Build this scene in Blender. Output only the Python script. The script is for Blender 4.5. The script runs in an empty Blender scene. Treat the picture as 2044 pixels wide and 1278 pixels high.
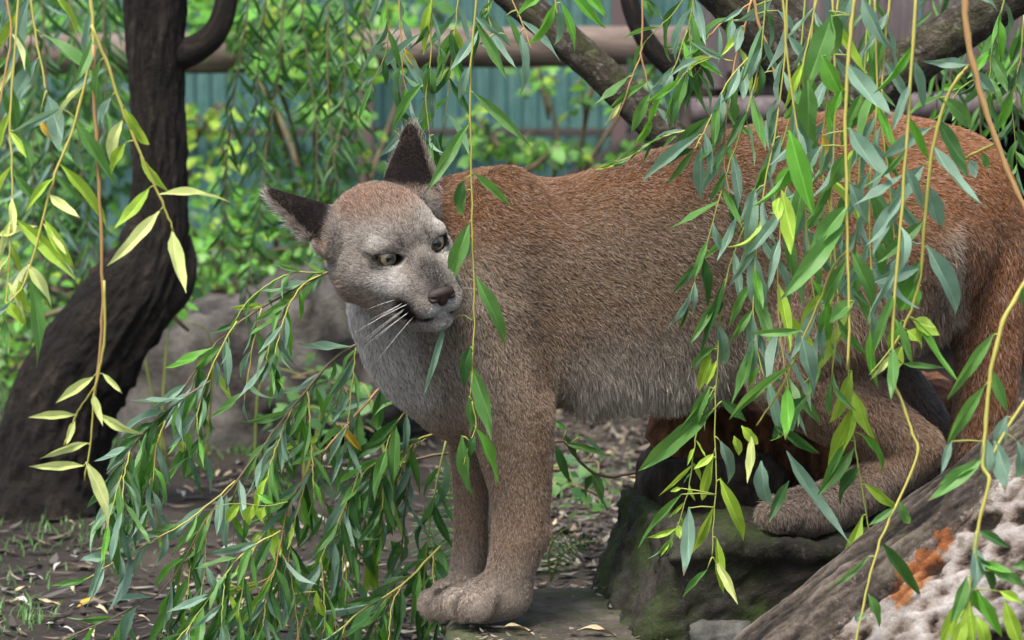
import bpy, bmesh, math, random
import numpy as np
from mathutils import Vector, Matrix, Quaternion

# ------------------------------------------------------------------ camera, sky, light
S = bpy.context.scene
COL = S.collection
PITCH = math.radians(7.0)
CAM = np.array([0.0, -5.0, 1.07])
FPX = 2044 * 120.0 / 36.0                 # focal length in photo pixels
FW = np.array([0, math.cos(PITCH), -math.sin(PITCH)])
UP = np.array([0, math.sin(PITCH), math.cos(PITCH)])
RT = np.array([1.0, 0, 0])

cd = bpy.data.cameras.new('camera'); cam = bpy.data.objects.new('camera', cd); COL.objects.link(cam)
cam.location = CAM; cam.rotation_euler = (math.pi / 2 - PITCH, 0, 0)
cd.lens = 120; cd.sensor_width = 36; cd.clip_start = 0.1; cd.clip_end = 300
cd.dof.use_dof = True; cd.dof.focus_distance = 4.96; cd.dof.aperture_fstop = 7.1
S.camera = cam

W = bpy.data.worlds.new('World'); S.world = W; W.use_nodes = True
SUN_EL, SUN_ROT = math.radians(64), math.radians(205)
nt = W.node_tree; nt.nodes.clear()
sky = nt.nodes.new('ShaderNodeTexSky'); sky.sky_type = 'NISHITA'; sky.sun_disc = False
sky.sun_elevation = SUN_EL; sky.sun_rotation = SUN_ROT
sky.air_density = 1.0; sky.dust_density = 4.0; sky.ozone_density = 0.6
bgn = nt.nodes.new('ShaderNodeBackground'); bgn.inputs[1].default_value = 0.085
wo = nt.nodes.new('ShaderNodeOutputWorld')
nt.links.new(sky.outputs[0], bgn.inputs[0]); nt.links.new(bgn.outputs[0], wo.inputs[0])
sl = bpy.data.lights.new('sun', 'SUN'); sl.energy = 1.5; sl.angle = math.radians(22); sl.color = (1, .965, .9)
so = bpy.data.objects.new('sun', sl); COL.objects.link(so)
# the sun stands over the camera's left shoulder, behind thin cloud
sdir = Vector((math.sin(SUN_ROT) * math.cos(SUN_EL), math.cos(SUN_ROT) * math.cos(SUN_EL), math.sin(SUN_EL)))
so.rotation_euler = sdir.to_track_quat('Z', 'Y').to_euler()
S.view_settings.view_transform = 'Standard'; S.view_settings.look = 'None'
S.view_settings.exposure = 1.78; S.view_settings.gamma = 1.0
S.render.engine = 'CYCLES'
S.cycles.max_bounces = 6; S.cycles.diffuse_bounces = 3; S.cycles.transmission_bounces = 4
S.cycles.transparent_max_bounces = 8; S.cycles.use_denoising = True
S.cycles.sample_clamp_indirect = 4.0

FUR = 780000
# ------------------------------------------------------------------ helpers
def P(px, py, Y):
    """photo pixel + distance of the thing it belongs to -> point in the place"""
    d = FW + (px - 1022) / FPX * RT + (639 - py) / FPX * UP
    return CAM + d * ((Y - CAM[1]) / d[1])
def PX(n, Y):                              # n photo pixels, as metres, at depth Y
    return n * (Y - CAM[1]) / FPX
def PZ(px, py, z):                         # pixel on the level z
    d = FW + (px - 1022) / FPX * RT + (639 - py) / FPX * UP
    return CAM + d * ((z - CAM[2]) / d[2])

def tag(o, label=None, cat=None, group=None, kind=None):
    if label: o['label'] = label
    if cat: o['category'] = cat
    if group: o['group'] = group
    if kind: o['kind'] = kind
    return o
def link(name, data, parent=None):
    o = bpy.data.objects.new(name, data); COL.objects.link(o)
    if parent is not None:
        o.parent = parent
        if parent.type == 'EMPTY' or parent.location.length > 0:
            o.matrix_parent_inverse = Matrix.Translation(-parent.location)
    return o
def empty(name, loc=(0, 0, 0)):
    o = bpy.data.objects.new(name, None); COL.objects.link(o); o.location = loc
    o.empty_display_size = .05
    return o
def mesh(name, V, F, mat=None, smooth=True):
    m = bpy.data.meshes.new(name)
    V = np.asarray(V, dtype=np.float32)
    if isinstance(F, np.ndarray):
        n, k = F.shape
        m.vertices.add(len(V)); m.vertices.foreach_set('co', V.ravel())
        m.loops.add(n * k); m.loops.foreach_set('vertex_index', F.astype(np.int32).ravel())
        m.polygons.add(n); m.polygons.foreach_set('loop_start', (np.arange(n) * k).astype(np.int32))
        m.update(calc_edges=True); m.validate()
    else:
        m.from_pydata(V.tolist(), [], F); m.update()
    if smooth: m.polygons.foreach_set('use_smooth', np.ones(len(m.polygons), dtype=bool))
    if mat: m.materials.append(mat)
    return m

class N:                                   # small node-tree builder
    def __init__(s, name):
        s.m = bpy.data.materials.new(name); s.m.use_nodes = True; s.t = s.m.node_tree; s.t.nodes.clear()
        s.out = s.t.nodes.new('ShaderNodeOutputMaterial')
    def n(s, typ, **kw):
        x = s.t.nodes.new('ShaderNode' + typ)
        for k, v in kw.items():
            if k.startswith('i_'):
                key = k[2:]; key = int(key) if key.isdigit() else key.replace('_', ' ')
                x.inputs[key].default_value = v
            else: setattr(x, k, v)
        return x
    def l(s, a, b): s.t.links.new(a, b)
    def noise(s, scale, detail=4, rough=.6, vec=None, dist=0, out='Fac'):
        x = s.n('TexNoise'); x.inputs['Scale'].default_value = scale; x.inputs['Detail'].default_value = detail
        x.inputs['Roughness'].default_value = rough; x.inputs['Distortion'].default_value = dist
        if vec is not None: s.l(vec, x.inputs['Vector'])
        return x.outputs[out]
    def ramp(s, fac, stops, interp='LINEAR'):
        r = s.n('ValToRGB'); r.color_ramp.interpolation = interp
        e = r.color_ramp.elements
        while len(e) < len(stops): e.new(0.5)
        for el, (p, c) in zip(e, stops): el.position = p; el.color = (*c, 1) if len(c) == 3 else c
        s.l(fac, r.inputs[0]); return r.outputs[0]
    def mix(s, fac, a, b, typ='MIX'):
        x = s.n('Mix', data_type='RGBA', blend_type=typ)
        for sock, v in ((x.inputs['Factor'], fac), (x.inputs[6], a), (x.inputs[7], b)):
            if hasattr(v, 'is_output'): s.l(v, sock)
            elif isinstance(v, (int, float)): sock.default_value = v
            else: sock.default_value = (*v, 1)
        return x.outputs[2]
    def math(s, op, a, b=0.0, clamp=False):
        x = s.n('Math', operation=op, use_clamp=clamp)
        for i, v in enumerate((a, b)):
            if hasattr(v, 'is_output'): s.l(v, x.inputs[i])
            else: x.inputs[i].default_value = v
        return x.outputs[0]
    def coord(s, which='Object', scale=None, loc=None):
        c = s.n('TexCoord').outputs[which]
        if scale is not None or loc is not None:
            mp = s.n('Mapping'); s.l(c, mp.inputs[0])
            if scale is not None: mp.inputs['Scale'].default_value = scale
            if loc is not None: mp.inputs['Location'].default_value = loc
            c = mp.outputs[0]
        return c
    def bump(s, h, strength=.5, dist=.01, nrm=None):
        b = s.n('Bump'); b.inputs['Strength'].default_value = strength; b.inputs['Distance'].default_value = dist
        s.l(h, b.inputs['Height'])
        if nrm is not None: s.l(nrm, b.inputs['Normal'])
        return b.outputs[0]
    def pbr(s, col, rough=.8, nrm=None, spec=.3, **kw):
        b = s.n('BsdfPrincipled')
        for sock, v in ((b.inputs['Base Color'], col), (b.inputs['Roughness'], rough)):
            if hasattr(v, 'is_output'): s.l(v, sock)
            elif isinstance(v, (int, float)): sock.default_value = v
            else: sock.default_value = (*v, 1)
        b.inputs['Specular IOR Level'].default_value = spec
        if nrm is not None: s.l(nrm, b.inputs['Normal'])
        for k, v in kw.items(): b.inputs[k.replace('_', ' ')].default_value = v
        s.l(b.outputs[0], s.out.inputs[0]); return b
def srgb(r, g, b, k=1.0):                  # photo colour -> linear
    f = lambda c: (c / 255 / 12.92 if c <= 10 else ((c / 255 + .055) / 1.055) ** 2.4) * k
    return (f(r), f(g), f(b))

def tube(pts, rad, sides=6, cap=True):
    """tapered tube round a polyline -> V, F"""
    pts = np.asarray(pts, float); n = len(pts); rad = np.broadcast_to(np.asarray(rad, float), (n,))
    t = np.gradient(pts, axis=0); t /= np.linalg.norm(t, axis=1, keepdims=True) + 1e-12
    ref = np.array([0, 0, 1.0]) if abs(t[0][2]) < .9 else np.array([0, 1.0, 0])
    u = np.cross(t[0], ref); u /= np.linalg.norm(u)
    V = []; a = np.linspace(0, 2 * math.pi, sides, endpoint=False)
    for i in range(n):
        u = u - t[i] * (u @ t[i]); u /= np.linalg.norm(u) + 1e-12
        w = np.cross(t[i], u)
        V.append(pts[i] + rad[i] * (np.cos(a)[:, None] * u + np.sin(a)[:, None] * w))
    V = np.concatenate(V); F = []
    for i in range(n - 1):
        for j in range(sides):
            k = (j + 1) % sides
            F.append((i * sides + j, i * sides + k, (i + 1) * sides + k, (i + 1) * sides + j))
    if cap:
        F.append(tuple(range(sides))[::-1]); F.append(tuple((n - 1) * sides + j for j in range(sides)))
    return V, F
def spline(pts, n):
    """Catmull-Rom through the points, n samples"""
    p = np.asarray(pts, float)
    if len(p) == 2: return p[0] + (p[1] - p[0]) * np.linspace(0, 1, n)[:, None]
    p = np.concatenate([[2 * p[0] - p[1]], p, [2 * p[-1] - p[-2]]])
    m = len(p) - 3; t = np.linspace(0, m - 1e-6, n); i = t.astype(int); f = (t - i)[:, None]
    a, b, c, d = p[i], p[i + 1], p[i + 2], p[i + 3]
    return .5 * (2 * b + (c - a) * f + (2 * a - 5 * b + 4 * c - d) * f ** 2 + (3 * b - a - 3 * c + d) * f ** 3)

# value noise in numpy for displacing meshes
def _h(i, j, k, s):
    n = (i * 73856093 ^ j * 19349663 ^ k * 83492791 ^ s * 2654435761) & 0xffffffff
    n = (n ^ (n >> 13)) * 1274126177 & 0xffffffff
    return ((n ^ (n >> 16)) & 0xffff) / 65535.0
def vnoise(p, scale, seed=1, octaves=4, gain=.5):
    p = np.asarray(p, float) * scale; out = 0; amp = 1; tot = 0
    for o in range(octaves):
        q = np.floor(p).astype(np.int64); f = p - q; f = f * f * (3 - 2 * f); r = 0
        for dx in (0, 1):
            for dy in (0, 1):
                for dz in (0, 1):
                    w = (f[:, 0] if dx else 1 - f[:, 0]) * (f[:, 1] if dy else 1 - f[:, 1]) * (f[:, 2] if dz else 1 - f[:, 2])
                    r = r + w * _h(q[:, 0] + dx, q[:, 1] + dy, q[:, 2] + dz, seed + o * 17)
        out = out + amp * r; tot += amp; amp *= gain; p = p * 2.03 + 5.3
    return out / tot * 2 - 1
# ------------------------------------------------------------------ implicit surfaces (surface nets)
def smin(a, b, k):
    h = np.maximum(k - np.abs(a - b), 0) / k
    return np.minimum(a, b) - h * h * h * k / 6
class Field:
    def __init__(s, xs, ys, zs):
        s.ax = [np.asarray(v, float) for v in (xs, ys, zs)]
        s.d = np.full([len(v) for v in s.ax], 0.2)
    def box(s, lo, hi):
        sl = []
        for a, l, h in zip(s.ax, lo, hi):
            sl.append(slice(max(0, np.searchsorted(a, l) - 1), min(len(a), np.searchsorted(a, h) + 1)))
        return tuple(sl)
    def grid(s, sl):
        return np.meshgrid(*[a[q] for a, q in zip(s.ax, sl)], indexing='ij')
    def put(s, fn, lo, hi, k, sub=False, m=.05):
        sl = s.box(np.asarray(lo) - k - m, np.asarray(hi) + k + m)
        if any(q.stop <= q.start for q in sl): return
        X, Y, Z = s.grid(sl); v = fn(X, Y, Z)
        if sub: s.d[sl] = -smin(-s.d[sl], v, k)
        else: s.d[sl] = smin(s.d[sl], v, k)
    def cone(s, a, b, ra, rb, k=.02, sub=False):
        a, b = np.asarray(a, float), np.asarray(b, float); ba = b - a; L = ba @ ba + 1e-12; R = max(ra, rb)
        def fn(X, Y, Z):
            h = np.clip(((X - a[0]) * ba[0] + (Y - a[1]) * ba[1] + (Z - a[2]) * ba[2]) / L, 0, 1)
            return np.sqrt((X - a[0] - h * ba[0]) ** 2 + (Y - a[1] - h * ba[1]) ** 2 + (Z - a[2] - h * ba[2]) ** 2) - (ra + (rb - ra) * h)
        s.put(fn, np.minimum(a, b) - R, np.maximum(a, b) + R, k, sub)
    def chain(s, pts, k=.02, flat=1.0):
        """one smooth limb through the points, radius from joint to joint"""
        c = np.array([np.append(p, r) for p, r in pts]); c = spline(c, (len(c) - 1) * 7 + 1); R = c[:, 3].max()
        def fn(X, Y, Z):
            out = None
            for u, v in zip(c[:-1], c[1:]):
                ba = (v - u)[:3]; L = ba @ ba + 1e-12
                h = np.clip(((X - u[0]) * ba[0] + (Y - u[1]) * ba[1] + (Z - u[2]) * ba[2]) / L, 0, 1)
                d = np.sqrt((X - u[0] - h * ba[0]) ** 2 + ((Y - u[1] - h * ba[1]) / flat) ** 2 + (Z - u[2] - h * ba[2]) ** 2) - (u[3] + (v[3] - u[3]) * h)
                out = d if out is None else np.minimum(out, d)
            return out
        s.put(fn, c[:, :3].min(0) - R, c[:, :3].max(0) + R, k)
    def ell(s, c, r, M=None, k=.02, sub=False):
        c = np.asarray(c, float); r = np.asarray(r, float); R = r.max()
        M = np.eye(3) if M is None else np.asarray(M)     # columns = local axes in world
        def fn(X, Y, Z):
            q = [((X - c[0]) * M[0, i] + (Y - c[1]) * M[1, i] + (Z - c[2]) * M[2, i]) for i in range(3)]
            k0 = np.sqrt(sum((q[i] / r[i]) ** 2 for i in range(3)))
            k1 = np.sqrt(sum((q[i] / r[i] ** 2) ** 2 for i in range(3))) + 1e-9
            return k0 * (k0 - 1) / k1
        s.put(fn, c - R, c + R, k, sub)
    def net(s):
        d = s.d; neg = d < 0; nx, ny, nz = d.shape
        any_, all_ = None, None
        cs = {}
        for i in (0, 1):
            for j in (0, 1):
                for k in (0, 1):
                    c = neg[i:nx - 1 + i, j:ny - 1 + j, k:nz - 1 + k]
                    any_ = c.copy() if any_ is None else any_ | c
                    all_ = c.copy() if all_ is None else all_ & c
        act = any_ & ~all_
        idx = -np.ones(act.shape, np.int64); I, J, K = np.nonzero(act); idx[I, J, K] = np.arange(len(I))
        acc = np.zeros((len(I), 3)); cnt = np.zeros(len(I))
        g = lambda a, b, c: d[I + a, J + b, K + c]
        for ax in range(3):
            for u in (0, 1):
                for v in (0, 1):
                    o = [0, 0, 0]; oth = [q for q in range(3) if q != ax]; o[oth[0]] = u; o[oth[1]] = v
                    e = list(o); e[ax] = 1
                    d0, d1 = g(*o), g(*e); cr = (d0 < 0) != (d1 < 0)
                    t = np.where(cr, d0 / np.where(np.abs(d0 - d1) < 1e-12, 1, d0 - d1), 0)
                    pos = np.stack([np.zeros_like(t)] * 3, 1)
                    for q, II in enumerate((I, J, K)):
                        a0 = s.ax[q][II + o[q]]
                        pos[:, q] = a0 if q != ax else a0 + t * (s.ax[q][II + 1] - s.ax[q][II])
                    acc += np.where(cr[:, None], pos, 0); cnt += cr
        V = acc / cnt[:, None]; F = []
        for ax in range(3):
            a, b = [q for q in range(3) if q != ax]
            sl0 = [slice(None)] * 3; sl1 = [slice(None)] * 3
            sl0[ax] = slice(0, -1); sl1[ax] = slice(1, None)
            cr = neg[tuple(sl0)] != neg[tuple(sl1)]
            E = np.array(np.nonzero(cr))
            ok = (E[a] > 0) & (E[b] > 0) & (E[a] < act.shape[a]) & (E[b] < act.shape[b]); E = E[:, ok]
            s0 = neg[tuple(E)]
            def at(da, db):
                q = E.copy(); q[a] -= da; q[b] -= db; return idx[tuple(q)]
            Q = np.stack([at(1, 1), at(0, 1), at(0, 0), at(1, 0)], 1)
            flip = s0 if ax != 1 else ~s0
            Q[~flip] = Q[~flip][:, ::-1]
            F.append(Q)
        F = np.concatenate(F); F = F[(F >= 0).all(1)]
        return V, F
def axis(segs):
    """uneven grid: [(start, end, step), ...]"""
    out = []
    for a, b, h in segs: out += list(np.arange(a, b - h * .4, h))
    return np.array(out)
def relax(V, F, it=1, w=.5):
    for _ in range(it):
        acc = np.zeros_like(V); c = np.zeros(len(V))
        for i in range(4):
            for j in (1, 3):
                np.add.at(acc, F[:, i], V[F[:, (i + j) % 4]]); np.add.at(c, F[:, i], 1)
        V = V * (1 - w) + w * acc / np.maximum(c, 1)[:, None]
    return V
# ------------------------------------------------------------------ the cougar
# head frame: origin between the eyes, hx = towards the picture's right eye, hy = nose, hz = crown
def _rot(y, p, r):
    cy, sy, cp, sp, cr, sr = math.cos(y), math.sin(y), math.cos(p), math.sin(p), math.cos(r), math.sin(r)
    Rz = np.array([[cy, -sy, 0], [sy, cy, 0], [0, 0, 1]]); Rx = np.array([[1, 0, 0], [0, cp, -sp], [0, sp, cp]])
    Ry = np.array([[cr, 0, sr], [0, 1, 0], [-sr, 0, cr]]); return Ry @ Rx @ Rz
CB = np.stack([RT, FW, UP], 1)                           # camera basis -> world
HR = CB @ _rot(math.radians(27), math.radians(20), math.radians(-8)) @ np.diag([1, -1, 1.0])
HS = 1.075
HO = P(814, 496, -0.155)
def H(x, y, z): return HO + HS * (HR @ np.array([x, y, z]))
def toH(p): return ((p - HO) @ HR) / HS

fx = axis([(-.52, -.35, .006), (-.35, -.055, .0026), (-.055, .04, .0034), (.04, .80, .0065)])
fy = axis([(-.26, .12, .0034), (.12, .36, .007)])
fz = axis([(-.02, .085, .0030), (.085, .34, .006), (.34, .72, .0027), (.72, .84, .006)])
B = Field(fx, fy, fz)

# trunk: back line, belly line, half width, mid depth, read off the photograph
st = [(925, 470, 700, .05, .075), (960, 372, 800, .088, .078), (1000, 353, 850, .104, .08), (1060, 356, 838, .112, .085), (1100, 366, 806, .117, .09), (1150, 356, 792, .12, .093),
      (1250, 322, 782, .124, .10), (1350, 294, 776, .125, .105), (1450, 267, 758, .122, .11), (1550, 245, 715, .118, .117),
      (1650, 228, 680, .115, .123), (1750, 226, 660, .112, .13), (1850, 244, 640, .10, .136), (1920, 285, 600, .08, .142), (1975, 370, 540, .045, .147)]
T = np.array([(P(a, b, y)[0], P(a, b, y)[2], P(a, c, y)[2], w, y) for a, b, c, w, y in st])
xs_ = np.linspace(T[0, 0], T[-1, 0], 200); Tc = np.stack([np.interp(xs_, T[:, 0], T[:, i]) for i in range(5)], 1)
ker = np.hanning(21); ker /= ker.sum()
for i in range(1, 5): Tc[:, i] = np.convolve(np.pad(Tc[:, i], 10, mode='edge'), ker, 'valid')
def trunk(X, Y, Z):
    x = np.clip(X, xs_[0], xs_[-1]); f = [np.interp(x, xs_, Tc[:, i]) for i in (1, 2, 3, 4)]
    zc = (f[0] + f[1]) / 2; hz = (f[0] - f[1]) / 2; q = 2.25
    r = (np.abs((Y - f[3]) / f[2]) ** q + np.abs((Z - zc) / hz) ** q) ** (1 / q)
    return np.sqrt((np.maximum(r - 1, 0) * np.minimum(f[2], hz)) ** 2 + (X - x) ** 2) + np.minimum(r - 1, 0) * np.minimum(f[2], hz)
B.put(trunk, (xs_[0], -.02, .2), (xs_[-1], .26, .82), .02)
# neck and chest
B.chain([(P(765, 500, -.04), .070), (P(845, 530, .055), .088), (P(950, 545, .085), .115)], .05)
B.chain([(P(795, 625, .02), .066), (P(850, 690, .04), .085), (P(930, 765, .06), .088)], .05)
B.cone(P(960, 440, .09), P(790, 460, .03), .072, .055, .04)
# shoulder blade, upper arm, near front leg
B.ell(P(1010, 560, .015), (.085, .05, .165), k=.05)
B.chain([(P(990, 640, .01), .066), (P(1010, 770, .005), .068), (P(1022, 860, .0), .058), (P(1036, 960, .0), .045),
         (P(1040, 1040, -.002), .0375), (P(1034, 1085, -.004), .036), (P(1022, 1130, -.006), .034), (P(1012, 1180, -.006), .0335)], .03)
B.ell(P(1040, 1062, .0), (.040, .034, .034), k=.02)
B.chain([(P(1012, 1190, -.006), .0315), (P(968, 1197, -.012), .034), (P(940, 1203, -.014), .026)], .025)
for i, (x, y, dz, r) in enumerate([(950, 1217, -.056, .0195), (926, 1214, -.028, .0225), (917, 1207, .004, .0225), (929, 1199, .034, .020)]):
    B.ell(P(x, y - 4, dz - .006), (r * 1.35, r * .62, r * 1.12), k=.004)
    B.cone(P(x + 12, y - 12, dz - .006), P(985, 1185, dz * .5 - .006), r * .62, r * .7, .006)
for (xa, ya, xb, yb, xc, yc, dz) in ((917, 1240, 924, 1188, 968, 1166, -.048), (901, 1238, 909, 1182, 957, 1164, -.018), (904, 1230, 914, 1178, 957, 1160, .013)):
    B.cone(P(xa, ya, dz), P(xb, yb, dz), .0100, .0100, .004, True); B.cone(P(xb, yb, dz), P(xc, yc, dz), .0100, .0040, .004, True)
# far front leg
B.chain([(P(960, 760, .12), .060), (P(942, 870, .13), .036), (P(940, 960, .125), .0265), (P(940, 1040, .12), .0235),
         (P(938, 1100, .115), .0245), (P(930, 1165, .11), .026)], .03)
B.chain([(P(925, 1192, .095), .029), (P(895, 1195, .085), .030)], .02)
for x, y, dz, r in [(890, 1217, .062, .0185), (872, 1214, .088, .0215), (870, 1207, .118, .0205)]:
    B.ell(P(x, y - 4, dz), (r * 1.35, r * .62, r * 1.12), k=.004)
    B.cone(P(x + 12, y - 12, dz), P(920, 1185, .09 + (dz - .08) * .5), r * .62, r * .7, .006)
for (xa, ya, xb, yb, xc, yc, dz) in ((862, 1240, 870, 1190, 910, 1168, .069), (850, 1238, 858, 1184, 905, 1164, .099)):
    B.cone(P(xa, ya, dz), P(xb, yb, dz), .0085, .0080, .005, True); B.cone(P(xb, yb, dz), P(xc, yc, dz), .0080, .0035, .005, True)
B.cone(P(1080, 520, -.050), P(1118, 770, -.040), .020, .034, .035, True)     # hollow behind the elbow
# haunch, near hind leg
yh = .05
Mh = np.array([[.80, 0, .60], [0, 1, 0], [.60, 0, -.80]]).T
B.ell(P(1770, 470, .07), (.155, .065, .135), k=.05)
B.chain([(P(1790, 480, .06), .115), (P(1690, 620, .04), .098), (P(1600, 730, .03), .072)], .05)
B.chain([(P(1590, 745, .03), .066), (P(1670, 795, .03), .066), (P(1750, 850, .03), .050), (P(1815, 884, .03), .037), (P(1842, 892, .03), .026)], .03)
B.chain([(P(1838, 898, .03), .028), (P(1770, 950, .012), .032), (P(1680, 1000, -.01), .034), (P(1620, 1018, -.025), .034), (P(1575, 1024, -.03), .028)], .022)
for x, y, dz, r in [(1562, 1031, -.062, .017), (1552, 1028, -.042, .019), (1552, 1024, -.018, .019), (1562, 1020, .005, .017)]:
    B.ell(P(x, y, dz), (r * 1.5, r * .8, r * 1.15), k=.003)
# far hind leg
B.chain([(P(1800, 520, .20), .095), (P(1700, 660, .22), .08), (P(1730, 730, .22), .055), (P(1800, 800, .22), .046), (P(1868, 880, .22), .033)], .03)
B.chain([(P(1872, 886, .22), .030), (P(1840, 950, .21), .029), (P(1740, 985, .19), .030), (P(1690, 990, .18), .026)], .02)
# rump and tail
B.ell(P(1900, 400, .135), (.085, .08, .10), k=.05)
B.chain([(P(1925, 360, .14), .060), (P(1965, 430, .135), .054), (P(1978, 520, .13), .050), (P(1975, 640, .125), .046), (P(1968, 760, .12), .043),
         (P(1955, 880, .125), .040)], .03)
B.chain([(P(1955, 880, .125), .040), (P(1945, 960, .14), .037), (P(1930, 1030, .17), .035)], .02)

# head
hk = .022
def HE(c, r, M=None, k=hk, sub=False): B.ell(H(*c), np.array(r) * HS, HR if M is None else HR @ M, k, sub)
def HC(a, b, ra, rb, k=hk, sub=False): B.cone(H(*a), H(*b), ra * HS, rb * HS, k, sub)
HE((0, -.078, .006), (.064, .082, .061), k=.03)           # braincase
HE((0, -.022, .014), (.050, .050, .032), k=.03)           # forehead
for s in (-1, 1):
    HE((s * .045, -.054, -.026), (.033, .056, .038), k=.03)   # cheek bones
    HE((s * .034, -.012, -.034), (.027, .042, .029), k=.03)
    HE((s * .033, -.001, .014), (.021, .020, .0110), k=.016)   # brows
    HC((s * .038, -.066, -.044), (s * .016, .036, -.080), .034, .021, .025)   # jaw
    HE((s * .024, .022, -.040), (.022, .046, .027), k=.02)    # upper jaw
    HE((s * .0180, .056, -.059), (.0215, .027, .0185), k=.014)  # whisker pads
HC((0, -.010, .002), (0, .062, -.037), .0275, .0205, .02)  # bridge of the nose
HE((0, .042, -.050), (.027, .032, .026), k=.02)
HE((0, .051, -.0845), (.0215, .027, .0165), k=.012)         # chin
HC((0, -.05, -.078), (0, .03, -.083), .034, .020, .02)
# mouth line
for s in (-1, 1):
    HC((0, .082, -.0735), (s * .020, .066, -.0765), .0022, .0026, .005, True)
    HC((s * .020, .066, -.0765), (s * .034, .030, -.0735), .0028, .0032, .005, True)
# eye sockets, lids and openings
EYES = []
for s in (-1, 1):
    c = np.array([s * .036, .0035, .0])
    HE(c, (.0205, .0180, .0165), k=.010)
    EYES.append(c)
for s, c in zip((-1, 1), EYES):
    def cut(X, Y, Z, s=s, c=c):
        q = toH(np.stack([X, Y, Z], -1).reshape(-1, 3)) - c
        u = q[:, 0] * s; v = q[:, 2]; w = q[:, 1]          # u away from the nose
        a = .20; u2 = u * math.cos(a) + v * math.sin(a); v2 = -u * math.sin(a) + v * math.cos(a)
        hi = .0070 * (1 - (u2 / .0185) ** 2); lo = -.0096 * (1 - (u2 / .0170) ** 2)
        d = np.maximum(v2 - hi, lo - v2) * .75
        return (np.maximum(d, .002 - w) * HS).reshape(X.shape)
    B.put(cut, H(*c) - .03, H(*c) + .03, .003, sub=True, m=.0)
    pass
# ears: shells open to the side
def ear(base, tip, opn, rb, rt, flat):
    base, tip = H(*base), H(*tip); a = tip - base; L = np.linalg.norm(a); a /= L
    o = HR @ np.array(opn, float); o -= a * (o @ a); o /= np.linalg.norm(o); w = np.cross(a, o)
    def shell(shift, grow):
        def fn(X, Y, Z):
            q = np.stack([X - base[0], Y - base[1], Z - base[2]], -1)
            h = np.clip((q @ a) / L, -.15, 1); r = (rb + (rt - rb) * np.maximum(h, 0) ** .9) * HS + grow
            cx = q @ w; cy = (q @ o - shift * (1 - .4 * h)) / flat
            ax = q @ a - h * L
            return (np.sqrt(cx ** 2 + cy ** 2 + ax ** 2) - r) * .8
        return fn
    lo, hi = np.minimum(base, tip) - .05, np.maximum(base, tip) + .05
    outer = shell(0, 0); inner = shell(.019, -.0035)
    def both(X, Y, Z): return np.maximum(outer(X, Y, Z), -inner(X, Y, Z))
    B.put(both, lo, hi, .010, m=.0)
    return a, o, w, L
EARS = [((-.066, -.098, .020), (-.124, -.128, .082), (-.45, -.55, -.85), .044, .0085, .66),
        ((.060, -.100, .034), (.086, -.118, .118), (.80, -.75, -.10), .043, .0085, .66)]
for e in EARS: ear(*e)

BV, BF = B.net(); BV = relax(BV, BF, 3, .5)
# coat colours, painted on the hide and on every hair
def smooth(a, b, x):
    t = np.clip((x - a) / (b - a), 0, 1); return t * t * (3 - 2 * t)
def blob(p, c, r):                         # 1 at the centre of an ellipsoid, 0 outside it
    q = np.sqrt((((p - np.asarray(c)) / np.asarray(r)) ** 2).sum(1)); return 1 - smooth(.45, 1.0, q)
C_RED, C_FLANK, C_BELLY = (.375, .175, .075), (.345, .240, .158), (.72, .645, .55)
C_LEG, C_PAW, C_HEAD, C_CROWN = (.50, .36, .25), (.49, .41, .335), (.44, .395, .345), (.27, .130, .064)
C_WHITE, C_BLACK, C_PALE, C_MUZ = (.95, .93, .90), (.010, .008, .008), (.90, .87, .82), (.085, .075, .072)
EARF = []
for base, tip, opn, rb, rt, flat in EARS:
    b, t = np.array(base), np.array(tip); a = (t - b) / np.linalg.norm(t - b); o = np.array(opn, float); o -= a * (o @ a); o /= np.linalg.norm(o)
    EARF.append((b, a, o, np.linalg.norm(t - b), rb))
def to_px(p):
    q = p - CAM; d = q @ FW; return 1022 + FPX * (q @ RT) / d, 639 - FPX * (q @ UP) / d
BACKX, BACKZ, BELZ = xs_, Tc[:, 1], Tc[:, 2]
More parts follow.
